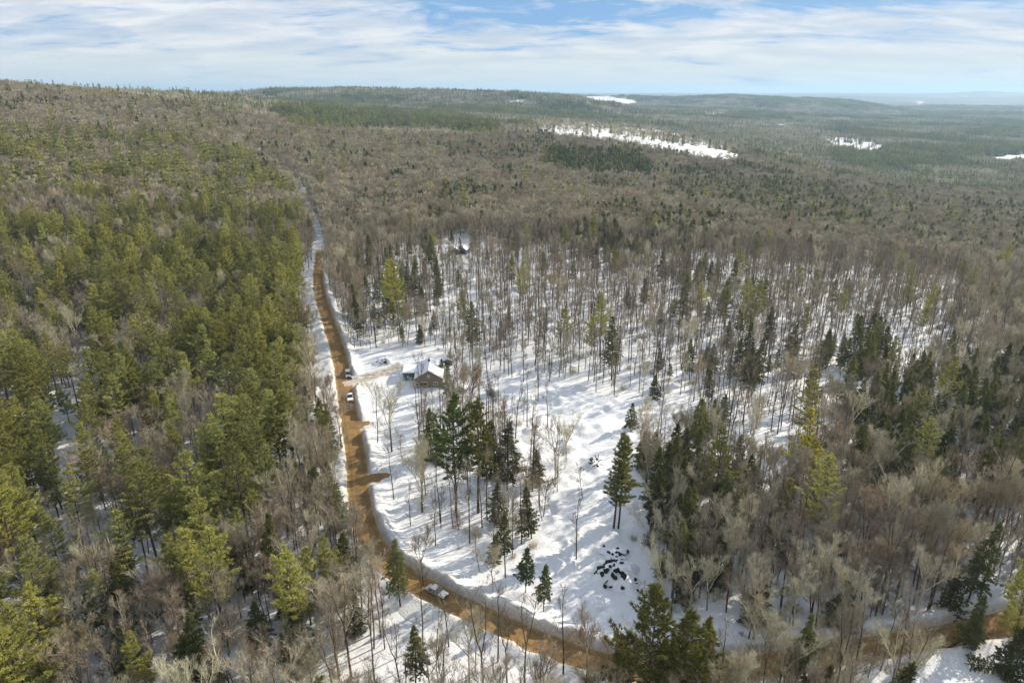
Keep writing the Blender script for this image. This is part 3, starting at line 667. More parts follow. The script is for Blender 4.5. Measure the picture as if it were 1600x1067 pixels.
m_ &= rng.random(X2.shape) < np.where(b_ > 1034, np.where(a_ > 700, 1.0, .35), np.where(a_ < 620, .38, .75)); X = np.concatenate([X, X2[m_]]); Y = np.concatenate([Y, Y2[m_]])
Zt = T(X, Y); px, py, t = proj(X, Y, Zt); dn = density(px, py, X, Y)
rc = roadclear(X, Y); shoulder = (X < 0) & (Y > 150) & (Y < 365) & (rc < 9.5)
# bare woods close below the road are denser
brown = inpoly(px, py, [(1040, 780), (1350, 730), (1560, 790), (1500, 990), (1300, 1010), (1040, 940)])
dn = np.where(brown, 1.0, dn)
keep = (rng.random(X.shape) < dn) & (rc > np.where(Y > 370, 4.2, np.where((X > 20) & (Y < 120), 4.3, 5.2))) & ~(shoulder & (np.interp(Y, [150, 235, 420], [0, 1, 1]) > .5) & (rc < 9.0) & (X < np.interp(Y, ROAD[ROAD[:, 1].argsort()][:, 1], ROAD[ROAD[:, 1].argsort()][:, 0])))
sp = species(X, Y, Zt)
keep &= ~((sp == 0) & (rng.random(X.shape) < .42))       # pines stand wider apart
keep &= ~((sp == 1) & (rng.random(X.shape) < .25))
X, Y, sp, px, py, dn = X[keep], Y[keep], sp[keep], px[keep], py[keep], dn[keep]
k2 = np.hypot(X - HOUSE[0], Y - HOUSE[1] - 5) > 13
X, Y, sp, dn = X[k2], Y[k2], sp[k2], dn[k2]
sc = np.where(sp == 0, rng.uniform(.72, 1.12, X.shape), np.where(sp == 1, rng.uniform(.45, 1.12, X.shape), rng.uniform(.62, 1.12, X.shape)))
sc = np.where((dn < .5) & (sp == 2), sc * .9, sc)
rot = rng.uniform(0, 6.283, X.shape)
pxx_, pyy_, _t = proj(X, Y, T(X, Y)); pole = (dn < .82) | inpoly(pxx_, pyy_, [(640, 650), (860, 690), (860, 900), (700, 880)])
pi = np.where(sp == 0, rng.integers(0, 6, X.shape), np.where(sp == 1, rng.integers(0, 5, X.shape), np.where(pole & (rng.random(X.shape) < .8), rng.choice([1, 3, 4, 7, 1, 7], X.shape), rng.integers(0, 8, X.shape))))
NEAR = dict(x=X, y=Y, sp=sp, sc=sc, rot=rot, pi=pi, z=G(X, Y))
# hero trees: (species, base column, base row, top row, prototype, label, extra mats)
HEROES = [
    ('pine', 958, 828, 668, 4, 'tall double-trunked pine alone on the snow of the clearing'),
    ('pine', 712, 800, 608, 0, 'dark broad pine below the gabled house, left one of the tall pair'),
    ('pine', 748, 800, 622, 1, 'olive green pine below the gabled house, right one of the tall pair'),
    ('hemlock', 822, 932, 856, 2, 'small dense hemlock on the snow above the road bend, taller of two'),
    ('hemlock', 850, 955, 888, 4, 'small thin hemlock on the snow above the road bend, shorter of two'),
    ('pine', 1000, 1140, 905, 5, 'big olive pine hanging over the lower road at the bottom edge'),
    ('pine', 1060, 1150, 950, 3, 'olive pine just right of the big pine over the lower road'),
    ('hemlock', 1096, 1085, 962, 2, 'narrow dark hemlock right of the big pine over the lower road'),
    ('gold', 1250, 800, 646, 0, 'golden yellow pine standing out among the grey trunks'),
    ('hemlock', 1076, 850, 757, 0, 'olive green cone-shaped hemlock beside the brown thicket'),
    ('hemlock', 404, 1010, 936, 1, 'small bushy hemlock alone among bare trees at lower left'),
    ('hemlock', 206, 1075, 980, 3, 'small bright hemlock at the bottom edge on the left'),
    ('rust', 243, 745, 645, 2, 'rusty brown dying pine inside the green pine woods'),
    ('hemlock', 985, 668, 628, 3, 'small green hemlock on the far edge of the clearing'),
    ('hemlock', 956, 592, 498, 2, 'slim dark hemlock behind the clearing among grey poles'),
    ('hemlock', 1066, 498, 427, 0, 'dark hemlock standing high in the open stand'),
    ('pine', 1263, 640, 568, 3, 'spiky open-crowned pine above the golden one'),
    ('hemlock', 1490, 870, 803, 1, 'lone olive hemlock above the lower road among brown woods'),
    ('hemlock', 738, 556, 470, 2, 'thin black-green hemlock behind the snowy mound'),
    ('pine', 1580, 1030, 878, 2, 'pine over the road at the bottom right corner'),
    ('hemlock', 1515, 1010, 925, 0, 'dark hemlock beside the road at the bottom right'),
    ('pine', 15, 1100, 930, 3, 'bright yellow-green pine in the bottom left corner'),
    ('pine', 625, 520, 412, 2, 'tall dark pine right of the straight road'),
    ('pine', 603, 500, 405, 4, 'tall slim pine nearest the straight road on its right'),
    ('hemlock', 690, 590, 560, 3, 'small olive hemlock at the right corner of the gabled house'),
    ('hemlock', 700, 620, 570, 0, 'olive hemlock in front of the right corner of the gabled house'),
    ('bare', 612, 705, 590, 0, 'spreading bare tree in the yard below the teal garage'),
    ('bare', 590, 694, 602, 1, 'slim bare tree in the yard left of the spreading one'),
    ('bare', 662, 915, 838, 5, 'dark forked bare tree over the silver car at the bend'),
    ('bare', 872, 745, 645, 2, 'lone bare tree in the middle of the clearing'),
    ('bare', 660, 800, 690, 0, 'dark bare tree left of the tall pine pair'),
    ('bare', 1305, 1055, 930, 0, 'stout forked bare tree beside the lower road'),
    ('bare', 535, 705, 625, 5, 'crooked dark bare tree leaning over the straight road'),
    ('birch', 130, 1080, 985, 6, 'pale forked bare tree in the lower left woods'),
]
EMP = {}
def place_tree(kind, proto, x, y, z, s, rz, label, group):
    nm = {'pine': 'pine_tree', 'hemlock': 'hemlock_tree', 'bare': 'bare_tree', 'gold': 'pine_tree', 'rust': 'pine_tree', 'birch': 'bare_tree'}[kind]
    cat = {'pine': 'pine tree', 'hemlock': 'hemlock tree', 'bare': 'bare tree', 'gold': 'pine tree', 'rust': 'pine tree', 'birch': 'bare tree'}[kind]
    key = (kind, id(proto))
    if key not in EMP:
        e = empty(nm, (x, y, z)); tr = link('trunk', proto['trunk'], e); cr = link('crown', proto['crown'], e); EMP[key] = (e, tr, cr)
    else:
        e0, t0, c0 = EMP[key]; e = e0.copy(); COL.objects.link(e)
        for q in (t0, c0): n = q.copy(); COL.objects.link(n); n.parent = e
    e.location = (x, y, z); e.scale = (s, s, s * random.uniform(.95, 1.08)); e.rotation_euler = (random.gauss(0, .025), random.gauss(0, .025), rz)
    tag(e, label, cat, group); return e
GOLD = protoC('goldpine', 11, 20, .38, 3.4, 'pine', 1.0, 'gold'); RUST = protoC('rustpine', 13, 19, .5, 3.6, 'pine', .8, 'rust')
SPECIAL = {'double': protoC('stempine', 15, 26, .27, 4.0, 'pine', 1.25, 'olive'), 'darkbroad': protoC('darkbroad', 16, 22, .36, 5.6, 'pine', 1.3, 'dark'), 'olivebroad': protoC('olivebroad', 17, 22, .42, 5.0, 'pine', 1.2, 'olive'),
           'bigpine': protoC('bigpine', 18, 24, .12, 7.2, 'pine', 1.35, 'olive'), 'bushhem': protoC('bushhem', 19, 12, .28, 3.3, 'hemlock', 1.1, 'dark'), 'cone': protoC('conehem', 20, 17, .08, 4.2, 'hemlock', 1.15, 'olive')}
hx, hy = [], []
for kind, bx, by, ty, pidx, lab in HEROES:
    h = hit(bx, by) if by < 1067 or True else None
    x, y = h; z = g1(x, y) - .1
    pr = {'pine': PR_P, 'hemlock': PR_H, 'bare': PR_B, 'birch': PR_B}.get(kind, [GOLD])[pidx % (1 if kind in ('gold', 'rust') else 99)] if kind not in ('gold', 'rust') else (GOLD if kind == 'gold' else RUST)
    for kw, sk in (('double-trunked', 'double'), ('dark broad pine', 'darkbroad'), ('olive green pine', 'olivebroad'), ('big olive pine', 'bigpine'), ('olive pine just', 'bigpine'), ('above the road bend', 'bushhem'), ('cone-shaped', 'cone'), ('narrow dark hemlock', 'cone'), ('lone olive', 'cone')):
        if kw in lab: pr = SPECIAL[sk]
    # height from the rows of base and top
    _, _, t0 = proj(x, y, z); hs = np.linspace(3, 40, 400); _, pr_row, _ = proj(x, y, z + hs); Hh = float(hs[np.argmin(np.abs(pr_row - ty))])
    place_tree(kind, pr, x, y, z, Hh / pr['H'], random.uniform(0, 6.28), lab, None); hx.append(x); hy.append(y)
    if 'double-trunked' in lab: place_tree(kind, SPECIAL['double'], x + 1.2, y + .5, z, Hh * .9 / 26, 2.1, 'slimmer second stem of the double pine alone in the clearing', None)
hx, hy = np.array(hx), np.array(hy)
ok = np.ones(len(NEAR['x']), bool)
for a, b in zip(hx, hy): ok &= np.hypot(NEAR['x'] - a, NEAR['y'] - b) > 3.2
NEAR = {k: v[ok] for k, v in NEAR.items()}
# landmarks that a label can point from
LM = [('the silver car at the bend', hit(683, 925)), ('the gabled house', HOUSE), ('the double-trunked pine', hit(958, 828)), ('the boulder heap', hit(965, 890)),
      ('the golden pine', hit(1250, 800)), ('the white pickup', hit(547, 620)), ('the rusty pine', hit(243, 745)), ('the bottom right bend', hit(1475, 994)),
      ('the lower pull-off', hit(585, 746)), ('the tall pine pair', hit(730, 800)), ('the lower left hemlock', hit(404, 1010)), ('the bottom left pine', hit(15, 1090)),
      ('the big bottom-edge pine', hit(1000, 1130)), ('the snow-capped woodpile', hit(600, 566)), ('the stout forked tree', hit(1305, 1055)), ('the lone hemlock', hit(1490, 870)),
      ('the pinewoods snow lane', hit(125, 780)), ('the high dark hemlock', hit(1066, 498)), ('the forked pale tree', hit(130, 1075)), ('the snow lane top', hit(150, 600))]
LMX = np.array([p[1] for p in LM])
_O1 = 'first second third fourth fifth sixth seventh eighth ninth'.split(); _T = {20: 'twent', 30: 'thirt', 40: 'fort', 50: 'fift', 60: 'sixt', 70: 'sevent', 80: 'eight', 90: 'ninet'}
ORD = 'nearest second third fourth fifth sixth seventh eighth ninth tenth eleventh twelfth thirteenth fourteenth fifteenth sixteenth seventeenth eighteenth nineteenth '.split()
for t_ in sorted(_T):
    ORD.append(_T[t_] + 'ieth'); ORD += [_T[t_] + 'y-' + q for q in _O1]
LOOKP = ['broad', 'tall shaggy', 'medium', 'smaller bushy', 'high-crowned', 'wide-topped']; LOOKH = ['full', 'bushy', 'slim', 'short', 'thin high-crowned']
LOOKB = ['grey spreading', 'grey pole-like', 'tan spreading', 'tall grey pole-like', 'reddish pole-like', 'reddish spreading', 'pale-barked', 'thin grey pole-like']
pxn, pyn, tn = proj(NEAR['x'], NEAR['y'], NEAR['z'] + 9)
inview = (pxn > -20) & (pxn < 1620) & (pyn < 1090) & (pyn > 100)
IND = np.zeros(len(pxn), bool)
for s_, nm, cnt in ((0, 'pine', 285), (1, 'hemlock', 280), (2, 'bare', 292)):
    c = np.where(inview & (NEAR['sp'] == s_))[0]; c = c[np.argsort(tn[c] / (NEAR['sc'][c] + .2))][:cnt]; IND[c] = True
    P2 = np.stack([NEAR['x'][c], NEAR['y'][c]], -1); dd = np.hypot(P2[:, None, 0] - LMX[None, :, 0], P2[:, None, 1] - LMX[None, :, 1])
    lm = dd.argmin(1); used = {}
    for j in np.argsort(dd.min(1)):
        i = c[j]; v = P2[j] - LMX[lm[j]]
        side = ('right of' if v[0] > 0 else 'left of') if abs(v[0]) > abs(v[1]) else ('beyond' if v[1] > 0 else 'this side of')
        look = (LOOKP, LOOKH, LOOKB)[s_][NEAR['pi'][i]]
        k = (lm[j], side, look); n = used.get(k, 0); used[k] = n + 1
        lab = f"{look} {nm} {'tree ' if nm == 'bare' else ''}{side} {LM[lm[j]][0]}" + (', nearest it' if n == 0 else f', {ORD[n]} nearest it')
        if len(lab.split()) > 16: lab = lab.replace('bare tree ', 'bare ').replace('this side of', 'before')
        place_tree(nm, (PR_P, PR_H, PR_B)[s_][NEAR['pi'][i]], NEAR['x'][i], NEAR['y'][i], NEAR['z'][i] - .1, NEAR['sc'][i], NEAR['rot'][i], lab,
                   {0: 'white pines of the near woods', 1: 'hemlocks of the near woods', 2: 'bare trees of the near woods'}[s_])
# ------------------------------------------------------------------ instancing for the uncountable rest
def joined(name, pr):
    tb = TB(); mats = list(pr['mats'])
    tm = pr['trunk'].materials[0]
    if tm not in mats: mats.append(tm)
    for V, Fa, m in zip(pr['tk'].V, pr['tk'].F, pr['tk'].M): tb.V.append(V); tb.F.append(Fa); tb.M.append(np.full(len(Fa), mats.index(tm)))
    off = pr['tk'].n
    for V, Fa, m in zip(pr['tb'].V, pr['tb'].F, pr['tb'].M): tb.V.append(V); tb.F.append(Fa + off); tb.M.append(m)
    return bpy.data.objects.new(name, tb.mesh(name, mats))
def scatter(name, protos, pos, rot, scl, idx, label, cat):
    me = bpy.data.meshes.new(name); me.vertices.add(len(pos)); me.vertices.foreach_set('co', np.asarray(pos, np.float32).ravel())
    a = me.attributes.new('rotz', 'FLOAT_VECTOR', 'POINT'); a.data.foreach_set('vector', np.asarray(rot, np.float32).ravel())
    a = me.attributes.new('sclv', 'FLOAT_VECTOR', 'POINT'); a.data.foreach_set('vector', np.asarray(scl, np.float32).ravel())
    a = me.attributes.new('pidx', 'INT', 'POINT'); a.data.foreach_set('value', np.asarray(idx, np.int32))
    me.update(); o = link(name, me); tag(o, label, cat, None, 'stuff')
    ng = bpy.data.node_groups.new(name, 'GeometryNodeTree')
    ng.interface.new_socket('Geometry', in_out='INPUT', socket_type='NodeSocketGeometry'); ng.interface.new_socket('Geometry', in_out='OUTPUT', socket_type='NodeSocketGeometry')
    gi, go = ng.nodes.new('NodeGroupInput'), ng.nodes.new('NodeGroupOutput'); iop = ng.nodes.new('GeometryNodeInstanceOnPoints')
    jn = ng.nodes.new('GeometryNodeJoinGeometry')
    for p in protos[::-1]:
        oi = ng.nodes.new('GeometryNodeObjectInfo'); oi.inputs['Object'].default_value = p; oi.inputs['As Instance'].default_value = False
        g2 = ng.nodes.new('GeometryNodeGeometryToInstance'); ng.links.new(oi.outputs['Geometry'], g2.inputs[0]); ng.links.new(g2.outputs[0], jn.inputs[0])
    def attr(n, t):
        q = ng.nodes.new('GeometryNodeInputNamedAttribute'); q.data_type = t; q.inputs['Name'].default_value = n; return q.outputs['Attribute']
    e2 = ng.nodes.new('FunctionNodeEulerToRotation'); ng.links.new(attr('rotz', 'FLOAT_VECTOR'), e2.inputs[0])
    ng.links.new(gi.outputs[0], iop.inputs['Points']); ng.links.new(jn.outputs[0], iop.inputs['Instance']); iop.inputs['Pick Instance'].default_value = True
    ng.links.new(attr('pidx', 'INT'), iop.inputs['Instance Index']); ng.links.new(e2.outputs[0], iop.inputs['Rotation']); ng.links.new(attr('sclv', 'FLOAT_VECTOR'), iop.inputs['Scale'])
    ng.links.new(iop.outputs[0], go.inputs[0])
    md = o.modifiers.new('scatter', 'NODES'); md.node_group = ng; return o
J_P = [joined('pine_near_%d' % i, p) for i, p in enumerate(PR_P)]; J_H = [joined('hem_near_%d' % i, p) for i, p in enumerate(PR_H)]; J_B = [joined('bare_near_%d' % i, p) for i, p in enumerate(PR_B)]
L_P = [joined('pine_lo_%d' % i, p) for i, p in enumerate(LO_P)]; L_H = [joined('hem_lo_%d' % i, p) for i, p in enumerate(LO_H)]; L_B = [joined('bare_lo_%d' % i, p) for i, p in enumerate(LO_B)]
# middle distance
X, Y = candidates(470, 1150, 5.0, .90, 30)
Zt = T(X, Y); px, py, t = proj(X, Y, Zt); dn = density(px, py, X, Y)
fr = segdist(X, Y, FARROAD, 2)
keep = (rng.random(X.shape) < dn * .95) & (fr > 5.0) & (segdist(X, Y, ROAD) > 4.2)
X, Y, Zt = X[keep], Y[keep], Zt[keep]
X2, Y2 = candidates(1150, 2600, 9.0, .5, 30); Z2 = T(X2, Y2); a_, b_, _t = proj(X2, Y2, Z2)      # lone trees out in the far fields
m_ = infield(a_, b_, X2, Y2) & (rng.random(X2.shape) < np.clip(.0 + .8 * fbm(X2 / 60, Y2 / 60, 3, 12), .015, .35))
X, Y, Zt = np.concatenate([X, X2[m_]]), np.concatenate([Y, Y2[m_]]), np.concatenate([Zt, Z2[m_]])
spm = species(X, Y, Zt)
keep = ~((spm == 0) & (rng.random(X.shape) < .45)); X, Y, Zt, spm = X[keep], Y[keep], Zt[keep], spm[keep]
rest = ~IND
for s_, nm, near, lo, lab, cat in ((0, 'pine_woods', J_P, L_P, 'yellow-green pine woods filling the left slope and far ridges', 'pine woods'),
                              (1, 'hemlock_woods', J_H, L_H, 'dark hemlocks scattered through the brown slopes', 'hemlock woods'),
                              (2, 'bare_woods', J_B, L_B, 'grey-brown leafless woods covering the slopes', 'bare woods')):
    a = rest & (NEAR['sp'] == s_); b = spm == s_
    na, nb = a.sum(), b.sum()
    pos = np.concatenate([np.stack([NEAR['x'][a], NEAR['y'][a], NEAR['z'][a] - .1], -1), np.stack([X[b], Y[b], Zt[b] - .3], -1)])
    sc_b = rng.uniform(.7, 1.1, nb) if s_ != 1 else rng.uniform(.75, 1.25, nb)
    s1 = np.concatenate([NEAR['sc'][a], sc_b]); wd = np.concatenate([np.ones(na), np.full(nb, (1.35, 1.3, 1.6)[s_])]); scl = np.stack([s1 * wd, s1 * wd, s1 * rng.uniform(.92, 1.12, na + nb) * np.where(wd > 1, (1.05, 1.0, .95)[s_], 1)], -1)
    rt = np.stack([rng.normal(0, .025, na + nb), rng.normal(0, .025, na + nb), np.concatenate([NEAR['rot'][a], rng.uniform(0, 6.28, nb)])], -1)
    ix = np.concatenate([NEAR['pi'][a], len(near) + rng.integers(0, len(lo), nb)])
    scatter(nm, near + lo, pos, rt, scl, ix, lab, cat)
print('near', len(NEAR['x']), 'mid', len(X))
# undergrowth
SH = [bpy.data.objects.new('shrub_%d' % i, shrub(200 + i).mesh('shrub', [M[m]])) for i, m in enumerate(('twig', 'twigred', 'twig'))]
X, Y = candidates(60, 430, 4.0, .85, 30); Z0 = T(X, Y); px, py, t = proj(X, Y, Z0)
dn = density(px, py, X, Y); dn = np.where(inpoly(px, py, SPARSE), .16, dn * .45) * (fbm(X / 20, Y / 20, 3, 99) > -.15)
dn = np.where(inpoly(px, py, [(1040, 780), (1350, 730), (1560, 790), (1500, 990), (1300, 1010), (1040, 940)]), .9, dn)
k = (rng.random(X.shape) < dn) & (roadclear(X, Y) > 6.5) & (np.hypot(X - HOUSE[0], Y - HOUSE[1] - 5) > 13); X, Y = X[k], Y[k]
s1 = rng.uniform(.4, 1.6, len(X)); scatter('undergrowth', SH, np.stack([X, Y, G(X, Y) - .05], -1), np.stack([X * 0, X * 0, rng.uniform(0, 6.28, len(X))], -1), np.stack([s1, s1, s1 * 1.1], -1), rng.integers(0, 3, len(X)), 'low brown brush and saplings under the trees', 'undergrowth')
# distant woods: patches of small trees
def far_patch(seed, conif, S=42):
    r = np.random.default_rng(seed); tb = TB(); n = 60
    for k in range(n):
        x, y = r.uniform(-S / 2, S / 2, 2); H = r.uniform(10, 15)
        if r.random() < conif:
            H *= r.uniform(.9, 1.3); m = 20; H *= 1.08; zz_ = r.uniform(.15, 1, m); a = r.uniform(0, 6.28, m); rr = (1 - zz_) * 5.2 + .9
            c = np.stack([x + rr * .5 * np.cos(a), y + rr * .5 * np.sin(a), zz_ * H], -1)
            o = np.stack([np.cos(a), np.sin(a), np.full(m, -.25)], -1) * rr[:, None]; s = np.stack([-np.sin(a), np.cos(a), np.zeros(m)], -1) * (rr * .55)[:, None]
            tb.tris(c - s - o * .4 + [0, 0, 1.2], c + s - o * .4 + [0, 0, 1.2], c + o * .7, 0)
        else:
            m = 22; a = r.uniform(0, 6.28, m); b0 = np.array([x, y, H * .35]) + r.normal(0, 1, (m, 3)) * [2.0, 2.0, 1.8]
            d = unit(np.stack([np.cos(a) * .8, np.sin(a) * .8, r.uniform(.4, 1.2, m)], -1)); s = unit(np.cross(d, r.normal(0, 1, (m, 3)))) * .30
            tb.tris(b0 - s, b0 + s, b0 + d * r.uniform(.35, .6, (m, 1)) * H, 1 if k % 3 else 2)
    o = bpy.data.objects.new('patch', tb.mesh('patch', [M['hemlock'], M['twig'], M['twigred']])); return o
PT = [far_patch(300 + i, c) for i, c in enumerate((0, .04, .12, .15, .4, .45, .85, .9))]
X, Y = candidates(1150, 2600, 33, .86, 60); X2, Y2 = candidates(2600, 7500, 46, .83, 60)
big = np.concatenate([np.zeros(len(X)), np.ones(len(X2))]); X = np.concatenate([X, X2]); Y = np.concatenate([Y, Y2]); Zt = T(X, Y); px, py, t = proj(X, Y, Zt)
k = np.ones(len(X), bool)
for dx, dy in ((0, 0), (-5, 0), (5, 0), (0, 1)): k &= ~infield(px + dx * (big < .5), py + dy, X, Y)
k &= segdist(X, Y, FARROAD, 2) > 14
X, Y, Zt, px, py, big = X[k], Y[k], Zt[k], px[k], py[k], big[k]
cf = np.clip(.40 + 1.5 * fbm(X / 260, Y / 260, 4, 55), 0, 1)
cf = np.where((py < 200) & (px < 420), .06 + .25 * np.clip(fbm(X / 90, Y / 90, 3, 58), 0, 1), cf); cf = np.where((py > 190) & (px > 700) & (px < 1300), cf * .5, cf)
for poly, kk in PZ: cf = np.where(inpoly(px, py, poly), np.maximum(cf, kk * .9), cf)
ix = np.clip((cf * 4 + rng.uniform(-.35, .35, len(X))).astype(int), 0, 3) * 2 + rng.integers(0, 2, len(X))
s1 = np.where(big > .5, 1.25, 1.0); nrm = np.stack([rng.normal(0, .01, len(X)), rng.normal(0, .01, len(X)), rng.uniform(0, 6.28, len(X))], -1)
scatter('distant_woods', PT, np.stack([X, Y, Zt - 1.0], -1), nrm, np.stack([s1, s1, s1 * rng.uniform(.85, 1.2, len(X))], -1), ix, 'hazy mixed woods on the far hills and in the valley', 'distant woods')
print('far', len(X))

# ------------------------------------------------------------------ built things
M['teal'] = simple('teal_siding', (.035, .13, .13), .6, 4, .2)
M['shingle'] = simple('brown_shingle', (.20, .155, .105), .8, 6, .3, bump=.3)
M['white'] = simple('white_trim', (.8, .8, .78), .5, 3, .04)
M['glass'] = simple('dark_glass', (.03, .035, .04), .12, 3, .1, spec=.6)
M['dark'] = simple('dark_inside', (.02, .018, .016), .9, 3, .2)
M['tarp'] = simple('grey_tarp', (.30, .32, .34), .7, 3, .2)
M['bluewall'] = simple('blue_grey_shingles', (.10, .13, .17), .7, 4, .2)
M['cream'] = simple('pale_clapboard', (.62, .60, .55), .7, 4, .08)
M['tyre'] = simple('rubber', (.02, .02, .02), .8, 8, .2); M['rim'] = simple('alloy', (.45, .45, .46), .35, 5, .1, metal=.8)
M['silver'] = simple('silver_paint', (.38, .39, .41), .3, 2, .05, metal=.4, spec=.5); M['whitepaint'] = simple('white_paint', (.78, .78, .77), .3, 2, .03, spec=.5)
M['greypaint'] = simple('grey_paint', (.20, .21, .23), .3, 2, .06, metal=.3, spec=.5)
M['lamp'] = simple('lamp_glass', (.7, .7, .66), .15, 3, .05, spec=.6); M['redlamp'] = simple('red_lamp_glass', (.35, .02, .02), .2, 3, .05)
def snowy_slab(mb, pts, th):        # a slab of snow over a quad, given its four top corners
    return mb.add([(p[0], p[1], p[2]) for p in pts] + [(p[0], p[1], p[2] + th) for p in pts], [(0, 3, 2, 1), (4, 5, 6, 7), (0, 1, 5, 4), (1, 2, 6, 5), (2, 3, 7, 6), (3, 0, 4, 7)])
def window(parent, x, z, w, h, y, n=2):
    f = MB(); t = .12
    f.box(x - w / 2, x + w / 2, y - .09, y - .003, z - h / 2, z - h / 2 + t).box(x - w / 2, x + w / 2, y - .09, y - .003, z + h / 2 - t, z + h / 2)
    for i in range(n + 1):
        c = x - w / 2 + t / 2 + (w - t) * i / n; f.box(c - t / 2, c + t / 2, y - .085, y - .004, z - h / 2 + t, z + h / 2 - t)
    fo = f.build('window', M['white'], parent); MB().box(x - w / 2 + t, x + w / 2 - t, y - .04, y - .006, z - h / 2 + t, z + h / 2 - t).build('pane', M['glass'], fo)
def gable(parent, W_, L_, eave, ridge, wallmat, roofmat, over=.45, th=.16, snow=.38):
    MB().prism([(0, -.6), (W_, -.6), (W_, eave), (W_ / 2, ridge), (0, eave)], 0, L_).build('wall', wallmat, parent)
    m = (ridge - eave) / (W_ / 2); e = eave - m * over
    rf = MB()
    for a, sg in ((-over, 1), (W_ + over, -1)):
        snowy_slab(rf, [(a, -over, e + .02), (W_ / 2, -over, ridge + .02), (W_ / 2, L_ + over, ridge + .02), (a, L_ + over, e + .02)], th)
    r = rf.build('roof', roofmat, parent)
    sn = MB(); n = 10; i_ = .12
    for a, sg in ((-over, 1), (W_ + over, -1)):
        if snow: snowy_slab(sn, [(a + sg * i_, -over + .1, e + th + .03 + m * i_), (W_ / 2, -over + .1, ridge + th + .03), (W_ / 2, L_ + over - .1, ridge + th + .03), (a + sg * i_, L_ + over - .1, e + th + .03 + m * i_)], snow)
    if snow: sn.build('snow_cover', M['snow'], r, bevel=.1)
A_, B_ = hit(649, 606), hit(692, 612); ang = math.atan2(B_[1] - A_[1], B_[0] - A_[0]); hw_ = 9.2
z0 = float(T([A_[0]], [A_[1]])[0]) - .1
ho_ = empty('house', (A_[0], A_[1], z0), max(min(ang, R(12)), R(3)))
tag(ho_, 'brown shingled gabled house with snow roof and low teal garage wing', 'house')
gable(ho_, hw_, 12.5, 3.3, 6.1, M['shingle'], M['shingle'])
window(ho_, 2.9, 1.45, 2.5, 1.6, 0, 1); window(ho_, .75, 1.35, 1.15, 1.3, 0, 1); window(ho_, 4.6, 4.3, .9, .9, 0, 2); window(ho_, 6.9, 1.5, 1.4, 1.3, 0, 2)
MB().box(hw_ * .5 - .55, hw_ * .5 + .15, 8.2, 8.9, 5.4, 7.1).build('chimney', M['rock'], ho_)
MB().box(-4.6, -.005, 6.5, 6.62, -.3, 2.7).box(-4.6, -4.48, 6.62, 12.3, -.3, 3.1).box(-4.48, -.005, 12.18, 12.3, -.3, 3.2).build('wall', M['teal'], ho_)['label'] = 'low teal garage wall'
gd = MB().box(-3.9, -2.1, 6.44, 6.498, -.2, 2.3).box(-1.9, -.3, 6.44, 6.498, -.2, 2.3).build('garage_door', M['teal'], ho_); MB().box(-1.55, -.6, 6.40, 6.438, 1.3, 2.0).build('pane', M['glass'], gd)
rf = snowy_slab(MB(), [(-5.0, 6.1, 2.72), (-.003, 6.1, 2.78), (-.003, 12.7, 3.3), (-5.0, 12.7, 3.25)], .14).build('roof', M['shingle'], ho_)
snowy_slab(MB(), [(-4.95, 6.2, 2.89), (-.01, 6.2, 2.95), (-.01, 12.6, 3.47), (-4.95, 12.6, 3.42)], .42).build('snow_cover', M['snow'], rf, bevel=.12)
def shed(px, py, W_, L_, eave, ridge, rz, label, wm, group=None, doorway_shade=True, name='shed', cat='shed', snow=.4, rm=None, dz=-.1):
    x, y = hit(px, py); e = empty(name, (x, y, g1(x, y) + dz), rz); tag(e, label, cat, group)
    gable(e, W_, L_, eave, ridge, wm, rm or wm, .3, .1, snow)
    if doorway_shade: MB().box(W_ * .3, W_ * .7, -.05, -.004, -.1, eave * .85).build('doorway_shade', M['dark'], e)  # flat near-black slab: shade inside the open doorway, put in as colour
    return e
shed(692, 572, 3.4, 3.0, 1.8, 2.5, R(4), 'small shed deep in snow behind the right corner of the gabled house', M['bluewall'], doorway_shade=True)
shed(714, 612, 2.6, 3.2, 1.3, 2.3, R(-25), 'small grey tarp shelter under snow right of the gabled house', M['tarp'], name='tarp_shelter', cat='shelter')
shed(761, 618, 3.0, 3.4, 1.5, 2.4, R(-20), 'grey tarp shelter under snow farther out right of the house', M['tarp'], name='tarp_shelter', cat='shelter')
shed(703, 399, 6.0, 5.0, 2.6, 4.2, R(12), 'snow-roofed cabin with dark doorway, left of the two in the far woods', M['shingle'], name='cabin', cat='cabin')
shed(716, 397, 5.2, 5.0, 2.6, 4.4, R(-15), 'snow-roofed cabin with dark doorway, right of the two in the far woods', M['bluewall'], name='cabin', cat='cabin')
e = shed(1396, 416, 8, 9, 5.2, 9.5, R(-60), 'blue-grey roofed house among bare trees at the right', M['cream'], name='house', cat='house', snow=0, rm=M['bluewall'])
window(e, 2.2, 3.0, 1.1, 1.4, 0); window(e, 5.6, 3.0, 1.1, 1.4, 0)
e = shed(1362, 404, 7, 8, 4.0, 7.2, R(35), 'snow-roofed house left of the blue-grey roof among bare trees', M['cream'], name='house', cat='house')
window(e, 2.0, 2.6, 1.0, 1.3, 0)
